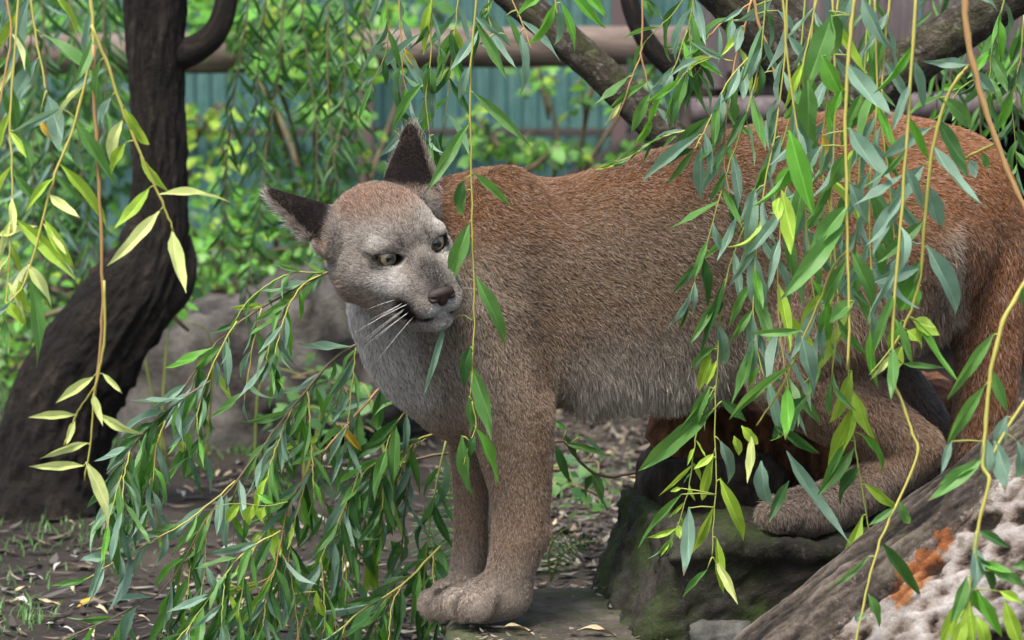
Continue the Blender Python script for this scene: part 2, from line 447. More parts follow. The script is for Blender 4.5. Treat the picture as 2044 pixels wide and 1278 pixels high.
def coat(p, nrm):
    """colour, flow, length for points on the hide"""
    n = len(p); h = toH(p); hn = nrm @ HR
    zt = np.interp(p[:, 0], BACKX, BACKZ); zb = np.interp(p[:, 0], BACKX, BELZ)
    f = np.clip((p[:, 2] - zb) / (zt - zb), -.5, 1.2)
    col = np.tile(np.array(C_FLANK), (n, 1))
    def paint(c, w):
        nonlocal col
        col = col * (1 - w[:, None]) + np.array(c) * w[:, None]
    n1 = vnoise(p, 9, 3, 3); n2 = vnoise(p, 26, 5, 3)
    back = smooth(.62, .98, f + .10 * n1 + .10 * smooth(.35, .7, p[:, 0]))
    paint(C_RED, back * .75)
    paint((.44, .19, .072), smooth(.25, .62, p[:, 0]) * smooth(.1, .65, f + .1 * n1) * .8)   # rusty haunch
    paint(C_BELLY, smooth(.38, .04, f + .08 * n1) * smooth(.03, .12, p[:, 0]) * smooth(.46, .33, p[:, 0]) * .9)
    ink = smooth(.07, .02, p[:, 0]) * smooth(.47, .36, p[:, 2])
    paint(C_LEG, np.clip(ink, 0, 1))
    paint((.50, .27, .145), ink * smooth(.02, .055, p[:, 0] - .0 + .01 * n1) * smooth(.12, .2, p[:, 2]) * .55)
    paint(C_PAW, smooth(.14, .05, p[:, 2]) * (p[:, 0] < .2))
    # throat and chest
    th = smooth(.06, -.08, p[:, 0]) * smooth(.60, .50, p[:, 2]) * smooth(.28, .36, p[:, 2])
    paint((.44, .375, .30), th * .8)
    paint(C_PALE, th * smooth(-.105, -.17, p[:, 0] + .25 * (p[:, 2] - .42) + .01 * n1) * .75)
    # hind legs and tail
    hind = smooth(.30, .40, p[:, 0]) * smooth(.46, .36, p[:, 2])
    paint((.47, .30, .19), hind * .75); paint((.42, .33, .265), hind * smooth(.26, .20, p[:, 2]))
    X, Yp = to_px(p)
    rear = smooth(1850, 1900, X) * smooth(1925, 1905, X) * smooth(430, 480, Yp) * smooth(640, 540, Yp) * (p[:, 1] < .13)
    paint((.62, .50, .38), rear * .85)
    inner = smooth(.155, .20, p[:, 1]) * hind
    paint((.38, .33, .29), inner)
    tail = smooth(1908, 1945, X) * smooth(430, 520, Yp)
    paint((.42, .19, .082), tail * .9)
    # head
    hd = 1 - smooth(.82, 1.12, np.linalg.norm((h - np.array([0, -.035, -.012])) / np.array([.098, .145, .112]), axis=1))
    hd = np.maximum(hd, smooth(-.02, .02, h[:, 1]) * smooth(.075, .06, np.abs(h[:, 0])) * smooth(-.125, -.10, h[:, 2]))
    hx = np.abs(h[:, 0]); ha = np.stack([hx, h[:, 1], h[:, 2]], 1)
    paint(C_HEAD, hd)
    paint((.43, .33, .235), hd * blob(ha, (.055, -.055, -.06), (.05, .075, .045)) * .8)
    paint(C_CROWN, hd * blob(ha, (0, -.078, .066), (.095, .11, .058)) * .78)
    paint((.34, .25, .18), hd * blob(ha, (0, -.015, .045), (.03, .05, .03)) * .5)
    paint(C_PALE, hd * blob(ha, (.042, .006, .020), (.024, .022, .010)) * .5)        # pale brows
    paint(C_PALE, hd * blob(ha, (.037, .012, -.030), (.034, .056, .026)) * .75)       # under the eyes
    paint((.09, .075, .07), hd * blob(ha, (.0185, .016, .018), (.0052, .02, .014)) * .6)   # frown marks
    paint(C_MUZ, hd * blob(ha, (0, .050, -.024), (.026, .056, .031)) * .95)      # dark bridge
    paint((.19, .16, .145), hd * blob(ha, (.016, .025, -.006), (.010, .030, .018)) * .6)
    paint(C_BLACK, hd * blob(ha, (.036, .050, -.063), (.021, .036, .026)) * .99)     # moustache patches
    paint(C_BLACK, hd * blob(ha, (.030, .040, -.073), (.016, .028, .010)) * .9)
    paint(C_WHITE, hd * blob(ha, (.008, .080, -.065), (.022, .022, .014)) * .98)       # white lips
    paint(C_WHITE, hd * blob(ha, (0, .056, -.091), (.026, .036, .018)) * .98)         # chin
    paint(C_BLACK, hd * blob(ha, (.022, .066, -.077), (.016, .018, .0055)) * .9)
    for c in EYES:
        e = h - c; s = 1 if c[0] > 0 else -1
        a = .20; u = e[:, 0] * s * math.cos(a) + e[:, 2] * math.sin(a); v = -e[:, 0] * s * math.sin(a) + e[:, 2] * math.cos(a)
        q = np.sqrt((u / .0225) ** 2 + ((v + .001) / .0125) ** 2 + (e[:, 1] / .035) ** 2)
        paint(C_BLACK, 1 - smooth(.80, 1.08, q))
        paint(C_BLACK, blob(np.stack([u, e[:, 1], v], 1), (-.0215, .013, -.006), (.010, .016, .006)) * .9)
        paint(C_BLACK, blob(np.stack([u, e[:, 1], v], 1), (.025, .000, .003), (.010, .016, .004)) * .7)
    inear = np.zeros(n); earw = np.zeros(n)
    for b, a, o, L, rb in EARF:
        q = h - b; t = (q @ a) / L; w = smooth(.02, .22, t) * (np.linalg.norm(q - np.outer(q @ a, a), axis=1) < rb * (1.12 - .75 * np.clip(t, 0, 1)) + .010) * (t < 1.3)
        side = hn @ o
        rim = smooth(-.25, .25, side)
        paint((.035, .030, .028), w * .97 * smooth(.25, -.15, side))
        paint((.42, .37, .32), w * rim * .9)
        paint(C_WHITE, w * smooth(.3, .8, side) * .6)
        inear = np.maximum(inear, w * rim); earw = np.maximum(earw, w)
        paint(C_PALE, smooth(.5, .25, t) * smooth(-.25, .0, t) * blob(h, b + o * .030 + a * .01, (.04, .04, .04)) * .9)
    # flow
    fl = np.tile(np.array([1.0, 0, -.55]), (n, 1))
    def aim(v, w):
        nonlocal fl
        v = np.asarray(v, float); v = np.broadcast_to(v, (n, 3)); v = v / (np.linalg.norm(v, axis=1, keepdims=True) + 1e-9)
        fl = fl * (1 - w[:, None]) + v * w[:, None]
    aim((.25, -.1, -1), ink); aim((.5, 0, -1), th); aim((.28, 0, -1), smooth(.55, .15, f) * (1 - ink) * .9)
    aim((.3, 0, -1), hind * .8); aim((.05, 0, -1), tail)
    aim((-1, 0, -.5), smooth(.06, .02, p[:, 2]) * (p[:, 0] < .2) * .7)
    away = p - H(0, .085, -.03); aim(away, hd)
    for b, a, o, L, rb in EARF:
        q = h - b; t = (q @ a) / L; w = smooth(.1, .3, t) * (np.linalg.norm(q - np.outer(q @ a, a), axis=1) < rb * 1.6)
        aim(HR @ (a + .0 * o), w)
    # length
    ln = np.full(n, .0105)
    def setl(v, w):
        nonlocal ln
        ln = ln * (1 - w) + v * w
    setl(.010, back); setl(.036, smooth(.26, .02, f) * smooth(.06, .12, p[:, 0]) * (1 - hind)); setl(.0066, ink)
    setl(.016, th); setl(.0042, smooth(.1, .04, p[:, 2])); setl(.011, hind); setl(.014, tail); setl(.02, rear)
    setl(.0085, hd); setl(.013, hd * blob(ha, (.065, -.085, -.05), (.05, .06, .05)))
    setl(.0042, hd * smooth(-.02, .04, h[:, 1])); setl(.0055, earw); setl(.016, inear)
    for b, a, o, L, rb in EARF: setl(.022, blob(h, b + o * .030 + a * .01, (.032, .032, .032)))
    return col, fl, ln, hd

rng = np.random.default_rng(7)
def vnormals(V, F):
    fn = np.cross(V[F[:, 2]] - V[F[:, 0]], V[F[:, 3]] - V[F[:, 1]])
    vn = np.zeros_like(V)
    for i in range(4): np.add.at(vn, F[:, i], fn)
    return vn / (np.linalg.norm(vn, axis=1, keepdims=True) + 1e-12), fn
BN, BFN = vnormals(BV, BF)
if (BN * (BV - BV.mean(0))).sum() < 0: BF = BF[:, ::-1].copy(); BN, BFN = -BN, -BFN

m = N('cougar_hide'); at = m.n('Attribute', attribute_name='coat')
m.pbr(m.mix(.42, at.outputs['Color'], (.02, .015, .012)), .85, spec=.1)
hide = m.m
m = N('cougar_fur'); at = m.n('Attribute', attribute_name='coat'); hi = m.n('HairInfo')
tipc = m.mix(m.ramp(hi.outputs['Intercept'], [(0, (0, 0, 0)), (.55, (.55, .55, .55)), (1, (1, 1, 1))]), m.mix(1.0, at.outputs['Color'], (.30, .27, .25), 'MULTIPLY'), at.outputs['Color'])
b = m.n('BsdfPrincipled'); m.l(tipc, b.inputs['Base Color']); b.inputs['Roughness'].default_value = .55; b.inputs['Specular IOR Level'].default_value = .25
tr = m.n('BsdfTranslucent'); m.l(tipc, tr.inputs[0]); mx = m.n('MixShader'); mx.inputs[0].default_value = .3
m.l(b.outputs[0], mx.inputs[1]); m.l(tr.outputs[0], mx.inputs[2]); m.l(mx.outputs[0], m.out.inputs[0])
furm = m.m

pm = mesh('cougar', BV, BF, hide)
cc, _, _, _ = coat(BV, BN)
ca = pm.attributes.new('coat', 'FLOAT_COLOR', 'POINT')
ca.data.foreach_set('color', np.concatenate([cc, np.ones((len(cc), 1))], 1).astype(np.float32).ravel())
puma = link('cougar', pm)
tag(puma, 'tawny cougar standing side on, head turned back over its shoulder', 'cougar')

def make_fur(total):
    tri = np.concatenate([BF[:, [0, 1, 2]], BF[:, [0, 2, 3]]])
    a, b, c = BV[tri[:, 0]], BV[tri[:, 1]], BV[tri[:, 2]]
    area = np.linalg.norm(np.cross(b - a, c - a), axis=1) / 2; cen = (a + b + c) / 3
    cn = BN[tri].mean(1); h = toH(cen)
    face = smooth(.16, .11, np.linalg.norm((h - np.array([0, -.03, -.01])) / np.array([1, 1.1, 1]), axis=1))
    see = ((CAM - cen) * cn).sum(1) / np.linalg.norm(CAM - cen, axis=1)
    w = area * (1 + 2.2 * face) * np.where(see > -.25, 1.0, .35)
    # none on the eyeballs, the nose leather or the mouth's slit
    for e in EYES:
        s = 1 if e[0] > 0 else -1; d = h - e; al = .20
        u = d[:, 0] * s * math.cos(al) + d[:, 2] * math.sin(al); v = -d[:, 0] * s * math.sin(al) + d[:, 2] * math.cos(al)
        w = np.where((np.sqrt((u / .0195) ** 2 + ((v + .001) / .0108) ** 2) < 1) & (np.abs(d[:, 1]) < .03), 0, w)
    w = np.where(np.linalg.norm((h - np.array([0, .081, -.046])) / np.array([.0175, .018, .0125]), axis=1) < 1, 0, w)
    pick = rng.choice(len(tri), total, p=w / w.sum())
    r1, r2 = np.sqrt(rng.random(total)), rng.random(total)
    q = np.stack([1 - r1, r1 * (1 - r2), r1 * r2], 1)[:, :, None]
    root = (BV[tri[pick]] * q).sum(1); nr = (BN[tri[pick]] * q).sum(1); nr /= np.linalg.norm(nr, axis=1, keepdims=True)
    col, fl, ln, hd = coat(root, nr)
    # tufts: neighbouring hairs lean together
    j = np.stack([vnoise(root, 95, s, 2) for s in (11, 12, 13)], 1); j2 = np.stack([vnoise(root, 30, s, 2) for s in (21, 22, 23)], 1)
    d = fl / (np.linalg.norm(fl, axis=1, keepdims=True) + 1e-9) + (.42 + .3 * smooth(.016, .034, ln))[:, None] * j + .25 * j2 + rng.normal(0, .28, (total, 3))
    d -= nr * (d * nr).sum(1, keepdims=True); d /= np.linalg.norm(d, axis=1, keepdims=True) + 1e-9
    ln = ln * rng.uniform(.55, 1.2, total) * (1 + .25 * vnoise(root, 60, 31, 2))
    lift = np.radians(rng.normal(40, 9, total))[:, None]
    out = nr * np.sin(lift) + d * np.cos(lift)
    end = nr * np.sin(lift * .35) + d * np.cos(lift * .35)
    wb = (.85 * smooth(.014, .030, ln) * smooth(.25, -.5, nr[:, 2]))[:, None]; dn = np.array([.12, 0, -1.0]) + .22 * j + rng.normal(0, .10, (total, 3))
    out = out * (1 - wb) + dn * wb; end = end * (1 - wb) + dn * wb; out /= np.linalg.norm(out, axis=1, keepdims=True); end /= np.linalg.norm(end, axis=1, keepdims=True)
    L = ln[:, None]
    p1 = root + out * L * .38; p2 = p1 + (out + end) / 2 * L * .33; p3 = p2 + end * L * .34
    pts = np.stack([root - nr * .0006, p1, p2, p3], 1)
    R0 = (.00024 + .010 * ln)
    rad = np.stack([R0, R0 * .9, R0 * .6, R0 * .12], 1)
    # ticked hairs: some dark, some pale
    k = rng.normal(0, .22, total) + .22 * vnoise(root, 140, 41, 2) + .10 * j2[:, 0]
    dark = rng.random(total) < .26; pale = rng.random(total) < .20
    k = np.where(dark, k - .65, np.where(pale, k + .48, k))
    col = col * np.exp(np.where(pale, .15, k))[:, None]
    tk = (rng.uniform(.25, .6, total) * pale * (1 - np.clip(14 * (.12 - col.mean(1)), 0, 1)))[:, None]; col = np.clip(col * (1 - tk) + np.array([.80, .74, .67]) * tk, 0, .95)
    cu = bpy.data.hair_curves.new('fur'); cu.add_curves([4] * total)
    cu.points.foreach_set('position', pts.astype(np.float32).ravel())
    cu.points.foreach_set('radius', rad.astype(np.float32).ravel())
    at = cu.attributes.new('coat', 'FLOAT_COLOR', 'CURVE')
    at.data.foreach_set('color', np.concatenate([col, np.ones((total, 1))], 1).astype(np.float32).ravel())
    cu.materials.append(furm)
    return link('fur', cu, puma)
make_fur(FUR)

# eyes
m = N('cougar_eye'); oc = m.coord('Object'); xyz = m.n('SeparateXYZ'); m.l(oc, xyz.inputs[0])
rr = m.math('SQRT', m.math('ADD', m.math('MULTIPLY', xyz.outputs[0], xyz.outputs[0]), m.math('MULTIPLY', xyz.outputs[1], xyz.outputs[1])))
fib = m.noise(380, 3)
ir = m.ramp(m.math('DIVIDE', rr, .0175), [(.0, (.004, .004, .004)), (.32, (.004, .004, .004)), (.37, (.20, .17, .11)), (.60, (.33, .29, .21)), (.66, (.22, .15, .07)), (.70, (.03, .02, .012)), (.80, (.10, .055, .025))])
m.pbr(m.mix(.35, ir, m.mix(fib, (.02, .02, .015), (.5, .45, .33)), 'OVERLAY'), .12, spec=.6, Coat_Weight=1.0, Coat_Roughness=.03)
eyem = m.m
gaze = HR @ np.array([-.10, 1.0, .04]); 
for c in EYES:
    bm = bmesh.new(); bmesh.ops.create_uvsphere(bm, u_segments=28, v_segments=20, radius=.0162 * HS)
    for v in bm.verts:                       # cornea
        rr_ = math.hypot(v.co.x, v.co.y)
        if v.co.z > 0: v.co.z += .0022 * max(0, 1 - (rr_ / .0115) ** 2)
    me = bpy.data.meshes.new('eye'); bm.to_mesh(me); bm.free(); me.materials.append(eyem)
    me.polygons.foreach_set('use_smooth', [True] * len(me.polygons))
    o = link('eye', me, puma); o.location = H(*c); o.rotation_euler = Vector(gaze).to_track_quat('Z', 'Y').to_euler()
# nose leather with nostrils
NF = Field(*[np.arange(a, b, .0011) for a, b in ((-.026, .026), (.055, .105), (-.072, -.02))])
NF.ell((0, .077, -.0425), (.0185, .0125, .0085), k=.005); NF.ell((0, .079, -.0505), (.0085, .010, .0115), k=.006)
for s in (-1, 1):
    NF.ell((s * .0120, .080, -.0475), (.0080, .0085, .0070), k=.004)
    NF.cone((s * .0085, .0915, -.0485), (s * .0185, .085, -.0455), .0030, .0020, .002, True)
NF.cone((0, .095, -.039), (0, .091, -.061), .0011, .0011, .002, True)
nv, nf = NF.net(); nv = relax(nv, nf, 1); nv = HO + HS * (nv @ HR.T)
m = N('nose_leather'); m.pbr(m.mix(m.noise(300), (.014, .009, .008), (.048, .028, .024)), .55, m.bump(m.noise(900, 2), .35, .001), spec=.35)
link('nose', mesh('nose', nv, nf, m.m), puma)
# whiskers
m = N('whisker'); m.pbr((.85, .84, .80), .35); wm = m.m
random.seed(5)
for s in (-1, 1):
    for i in range(9):
        row, c = divmod(i, 3)
        st_ = np.array([s * (.030 + .004 * c), .062 - .011 * c, -.050 - .0085 * row])
        dr = np.array([s * random.uniform(.8, 1.0), -.45 - .28 * c + random.uniform(-.1, .1), -.35 - .22 * row + random.uniform(-.15, .15)]); dr /= np.linalg.norm(dr)
        Lw = random.uniform(.045, .085); g = np.array([0, -.35, -.45])
        pts = [H(*(st_ + dr * Lw * t + g * Lw * .35 * t * t)) for t in np.linspace(0, 1, 8)]
        link('whisker', mesh('whisker', *tube(pts, np.linspace(.00034, .00006, 8), 4), wm), puma)
# ------------------------------------------------------------------ the setting
GZ = -0.12
def ground_z(x, y):
    x, y = np.asarray(x, float), np.asarray(y, float)
    p = np.stack([x.ravel(), y.ravel(), 0 * x.ravel()], 1)
    z = GZ + .018 * vnoise(p, 2.2, 5, 3) + .007 * vnoise(p, 14, 6, 3)
    return (z + .10 * smooth(3.0, 6.0, p[:, 1])).reshape(x.shape)
def soil_mat():
    m = N('soil'); c = m.coord('Object')
    base = m.ramp(m.noise(3.0, 8, .65, c), [(.32, (.014, .0105, .0075)), (.5, (.036, .028, .021)), (.70, (.075, .060, .047))])
    grit = m.ramp(m.noise(70, 3, .6, c), [(.60, (0, 0, 0)), (.70, (1, 1, 1))])
    col = m.mix(m.math('MULTIPLY', grit, .5), base, (.14, .115, .09))
    moss = m.ramp(m.noise(1.6, 5, .6, c), [(.56, (0, 0, 0)), (.70, (1, 1, 1))])
    col = m.mix(m.math('MULTIPLY', moss, .6), col, (.045, .075, .018))
    m.pbr(col, .9, m.bump(m.noise(45, 8, .7, c), .9, .02)); return m.m
gx = np.concatenate([np.arange(-9, -1.6, .25), np.arange(-1.6, 1.6, .022), np.arange(1.6, 9.1, .25)])
gy = np.concatenate([np.arange(-6, -.4, .3), np.arange(-.4, 3.6, .025), np.arange(3.6, 14, .3)])
GX, GY = np.meshgrid(gx, gy, indexing='ij'); gv = np.stack([GX, GY, ground_z(GX, GY)], -1).reshape(-1, 3)
ii, jj = np.meshgrid(np.arange(len(gx) - 1), np.arange(len(gy) - 1), indexing='ij'); q = (ii * len(gy) + jj).ravel()
gf = np.stack([q, q + len(gy), q + len(gy) + 1, q + 1], 1)
tag(link('ground', mesh('ground', gv, gf, soil_mat())), kind='structure')

def block(c, half, rot=0, rnd=.02, step=.012, amps=((6, .02),), seed=1, tilt=0, cutfn=None):
    """rough block: rounded box with eroded faces"""
    c = np.asarray(c, float); half = np.asarray(half, float); m_ = .06
    Fd = Field(*[np.arange(-h - m_, h + m_, step) for h in half])
    def fn(X, Y, Z):
        d = [np.abs(a) - (h - rnd) for a, h in zip((X, Y, Z), half)]
        o = np.sqrt(sum(np.maximum(a, 0) ** 2 for a in d)) + np.minimum(np.maximum(np.maximum(d[0], d[1]), d[2]), 0) - rnd
        return o if cutfn is None else cutfn(X, Y, Z, o)
    Fd.d = fn(*np.meshgrid(*Fd.ax, indexing='ij'))
    V, Fc = Fd.net(); V = relax(V, Fc, 1)
    nn, _ = vnormals(V, Fc)
    if (nn * (V - V.mean(0))).sum() < 0: Fc = Fc[:, ::-1].copy(); nn = -nn
    for sc, am in amps: V = V + nn * (am * vnoise(V + seed * 3.7, sc, seed, 4, .55))[:, None]
    R = np.array(Matrix.Rotation(rot, 3, 'Z') @ Matrix.Rotation(tilt, 3, 'Y'))
    return V @ R.T, Fc
# stone ledge under the front paws
def stone_mat(name, dark, mid, lite, moss, mossw=.5, sc=1.0):
    m = N(name); c = m.coord('Object')
    col = m.ramp(m.noise(7 * sc, 8, .7, c, .4), [(.28, dark), (.5, mid), (.76, lite)])
    col = m.mix(m.math('MULTIPLY', m.ramp(m.noise(120 * sc, 2, .5, c), [(.62, (0, 0, 0)), (.70, (1, 1, 1))]), .45), col, lite)
    geo = m.n('NewGeometry'); sx = m.n('SeparateXYZ'); m.l(geo.outputs['Normal'], sx.inputs[0])
    mo = m.math('MULTIPLY', m.ramp(m.noise(9 * sc, 6, .65, c), [(.46, (0, 0, 0)), (.62, (1, 1, 1))]), mossw)
    col = m.mix(mo, col, m.mix(m.noise(150, 3), moss, tuple(x * 2.2 for x in moss)))
    h = m.math('ADD', m.noise(38 * sc, 8, .72, c), m.math('MULTIPLY', m.noise(170, 3, .6, c), .25))
    m.pbr(col, .85, m.bump(h, .8, .012)); return m.m
ledge_m = stone_mat('ledge_stone', (.030, .025, .020), (.085, .072, .058), (.20, .175, .145), (.035, .050, .014), .7)
x0, x1 = P(893, 1240, 0)[0], P(1720, 1240, 0)[0]
V, Fc = block((0, 0, 0), ((x1 - x0) / 2, .37, .075), 0, .012, .0075, ((4, .008), (18, .007), (55, .005), (130, .002)), 3)
o = link('stone_ledge', mesh('stone_ledge', V, Fc, ledge_m)); o.location = ((x0 + x1) / 2, -.05, -.079)
tag(o, 'low flat mossy stone ledge under the cougar\'s front paws', 'ledge')
# block under the hind paw
blk_m = stone_mat('block_stone', (.008, .007, .0055), (.026, .022, .017), (.10, .092, .078), (.026, .042, .008), .8)
bx0, bx1 = P(1350, 1100, -.09)[0], P(2050, 1100, -.09)[0]
V, Fc = block((0, 0, 0), ((bx1 - bx0) / 2, .22, .10), 0, .014, .0065, ((5, .018), (16, .016), (45, .010), (110, .005)), 8)
V[:, 0] += np.where(V[:, 0] < 0, -.16 * np.clip((V[:, 1] + .22), 0, .5) - .05 * smooth(.08, -.1, V[:, 2]), 0)
fr = smooth(-.17, -.20, V[:, 1]) * smooth(.055, .075, V[:, 2])          # overhanging worn lip along the front
V[:, 1] -= fr * (.012 + .010 * vnoise(V, 14, 77, 3)); V[:, 2] += smooth(.06, .09, V[:, 2]) * .008 * vnoise(V, 22, 78, 3)
lf = smooth(-.20, -.26, V[:, 0]); V[:, 0] -= lf * .016 * vnoise(V * np.array([1, 1, .12]), 60, 79, 3)   # fibrous left end
o = link('stone_block', mesh('stone_block', V, Fc, blk_m)); o.location = ((bx0 + bx1) / 2, .13, .048)
tag(o, 'dark mossy stone block carrying the cougar\'s hind paw', 'stone block')
# grey mortar lump against the block's foot
m = N('mortar'); c = m.coord(); m.pbr(m.ramp(m.noise(30, 8, .7, c), [(.3, (.05, .048, .042)), (.7, (.19, .185, .17))]), .9, m.bump(m.noise(60, 6, .7, c), .7, .008))
V, Fc = block((0, 0, 0), (.045, .022, .026), 0, .020, .0045, ((12, .024), (40, .010), (90, .004)), 4)
o = link('grey_stone', mesh('grey_stone', V, Fc, m.m)); o.location = P(1432, 1282, -.098)
tag(o, 'small pale grey stone lodged against the dark block', 'stone')
# rotten stump behind the hind paw
m = N('rotten_wood'); c = m.coord(scale=(1, 1, .35))
col = m.ramp(m.noise(16, 8, .7, c, .6), [(.32, (.014, .009, .007)), (.47, (.11, .048, .024)), (.60, (.32, .14, .065)), (.75, (.48, .28, .16))])
m.pbr(col, .95, m.bump(m.noise(40, 8, .75, c), 1.0, .02)); rot_m = m.m
V, Fc = block((0, 0, 0), (.24, .13, .15), .0, .05, .012, ((5, .05), (16, .03), (45, .012)), 12)
o = link('rotten_stump', mesh('rotten_stump', V, Fc, rot_m)); o.location = P(1630, 950, .37)
tag(o, 'crumbling red brown rotten stump behind the cougar\'s hind foot', 'stump')
m = N('dark_rot'); c = m.coord(scale=(1, 1, .3))
col = m.ramp(m.noise(20, 8, .7, c, .5), [(.3, (.010, .008, .006)), (.5, (.050, .038, .028)), (.7, (.14, .11, .08))])
m.pbr(col, .95, m.bump(m.noise(50, 8, .75, c), 1.0, .018))
V, Fc = block((0, 0, 0), (.10, .11, .085), .15, .03, .010, ((6, .035), (20, .02), (60, .008)), 15)
o = link('decayed_log', mesh('decayed_log', V, Fc, m.m)); o.location = P(1412, 1010, .27)
tag(o, 'black decayed log end with ragged edges left of the hind paw', 'log')

# limbs and trunks --------------------------------------------------
def limb(pts, sides=28, step=.012, ridge=.10, seed=1, stretch=.18, fine=.03):
    """pts: (point, radius).  Bark relief runs along the limb.  -> V, F, bark coordinates"""
    c = np.array([np.append(p, r) for p, r in pts]); L = np.linalg.norm(np.diff(c[:, :3], axis=0), axis=1).sum()
    n = max(6, int(L / step)); c = spline(c, n); V, F = tube(c[:, :3], c[:, 3], sides)
    s = np.concatenate([[0], np.cumsum(np.linalg.norm(np.diff(c[:, :3], axis=0), axis=1))])
    a = np.tile(np.linspace(0, 2 * math.pi, sides, endpoint=False), n); r = np.repeat(c[:, 3], sides); sl_ = np.repeat(s, sides)
    R = c[:, 3].mean()
    lc = np.stack([np.cos(a) * R, np.sin(a) * R, sl_ * stretch], 1)
    h = 1 - np.abs(vnoise(lc, 1.1 / R * 1.6, seed, 3)) * 2
    g = vnoise(np.stack([lc[:, 0], lc[:, 1], sl_], 1), 3.0, seed + 4, 3)
    k = 1 + ridge * h + ridge * .8 * g + fine * vnoise(lc, 9 / R, seed + 9, 2)
    cen = np.repeat(c[:, :3], sides, axis=0)
    return cen + (V - cen) * k[:, None], F, lc
def limb_obj(name, pts, mat, parent, **kw):
    V, F, lc = limb(pts, **kw); me = mesh(name, V, F, mat)
    at = me.attributes.new('bark', 'FLOAT_VECTOR', 'POINT'); at.data.foreach_set('vector', lc.astype(np.float32).ravel())
    return link(name, me, parent)
def bark_mat(name, dark, mid, lite, moss, mossw, sc=30, lichen=0.0):
    m = N(name); v = m.n('Attribute', attribute_name='bark').outputs['Vector']; c = m.coord()
    h = m.noise(sc, 8, .68, v, .5)
    col = m.ramp(h, [(.30, dark), (.52, mid), (.75, lite)])
    if lichen: col = m.mix(m.math('MULTIPLY', m.ramp(m.noise(55, 5, .7, c), [(.54, (0, 0, 0)), (.64, (1, 1, 1))]), lichen), col, (.33, .32, .27))
    col = m.mix(m.math('MULTIPLY', m.ramp(m.noise(18, 6, .7, c), [(.5, (0, 0, 0)), (.66, (1, 1, 1))]), mossw), col, moss)
    m.pbr(col, .92, m.bump(m.math('ADD', h, m.math('MULTIPLY', m.noise(60, 6, .75, c), .8)), 1.0, .030)); return m.m
willow_bark = bark_mat('willow_bark', (.003, .0022, .0016), (.018, .0130, .0095), (.075, .057, .043), (.02, .027, .009), .25, 34)
grey_bark = bark_mat('lichen_bark', (.014, .011, .008), (.075, .060, .042), (.22, .19, .145), (.080, .100, .022), .6, 40, .55)

Yt = 1.62
t = empty('willow_tree', (P(80, 1010, Yt)[0], Yt, GZ))
tag(t, 'dark furrowed willow trunk leaning up beside the green wall', 'tree')
q = lambda x, y, r, Y=Yt: (P(x, y, Y), PX(r, Y))
limb_obj('trunk', [q(85, 1060, 150), q(95, 960, 118), q(110, 880, 105), q(140, 780, 96), q(200, 680, 92), q(262, 590, 84), q(305, 500, 66), q(318, 380, 52), q(316, 250, 50), q(311, 100, 54), q(308, -60, 58), q(300, -400, 62)],
         willow_bark, t, sides=130, step=.006, ridge=.11, seed=3, stretch=.30, fine=.10)
limb_obj('burl', [q(235, 650, 66), q(300, 600, 58), q(345, 570, 40), q(372, 520, 20), q(372, 470, 8)], willow_bark, t, sides=30, step=.01, ridge=.12, seed=5)
limb_obj('root', [q(150, 950, 70), q(190, 1005, 40), q(225, 1030, 14)], willow_bark, t, sides=24, step=.01, ridge=.12, seed=6)
limb_obj('limb', [q(345, 112, 34), q(385, 100, 27), q(425, 70, 24), q(450, 10, 22), q(460, -120, 20)], willow_bark, t, sides=24, step=.01, ridge=.08, seed=7)

t = empty('forked_tree', (P(1690, 300, .62)[0], .62, GZ))
tag(t, 'grey lichen covered tree forking into thick limbs behind the cougar\'s back', 'tree')
q = lambda x, y, r, Y=.62: (P(x, y, Y), PX(r, Y))
limb_obj('trunk', [(np.array([P(1690, 300, .62)[0], .62, GZ - .03]), .12), q(1690, 640, 120), q(1690, 320, 105), q(1668, 215, 86), q(1600, 120, 76), q(1520, 30, 72), q(1400, -110, 70), q(1300, -300, 66)],
         grey_bark, t, sides=44, step=.01, ridge=.06, seed=21, fine=.05, stretch=.6)
limb_obj('limb', [q(1660, 260, 50, .60), q(1730, 195, 56, .58), q(1790, 145, 50, .57), q(1890, 75, 46, .55), q(2000, 5, 42, .53), q(2200, -120, 40, .5)], grey_bark, t, sides=36, step=.01, ridge=.06, seed=22, fine=.05, stretch=.6)
limb_obj('limb', [q(1560, 420, 40, .72), q(1400, 330, 38, .74), q(1310, 250, 36, .75), q(1200, 145, 34, .76), q(1100, 55, 33, .77), q(1010, -20, 32, .78), q(850, -160, 30, .8)], grey_bark, t, sides=30, step=.01, ridge=.06, seed=23, fine=.05, stretch=.6)
limb_obj('branch', [q(1390, 180, 20, 1.5), q(1310, 105, 20, 1.5), q(1265, 30, 18, 1.5), q(1240, -80, 16, 1.5)], willow_bark, t, sides=16, step=.012, seed=24)

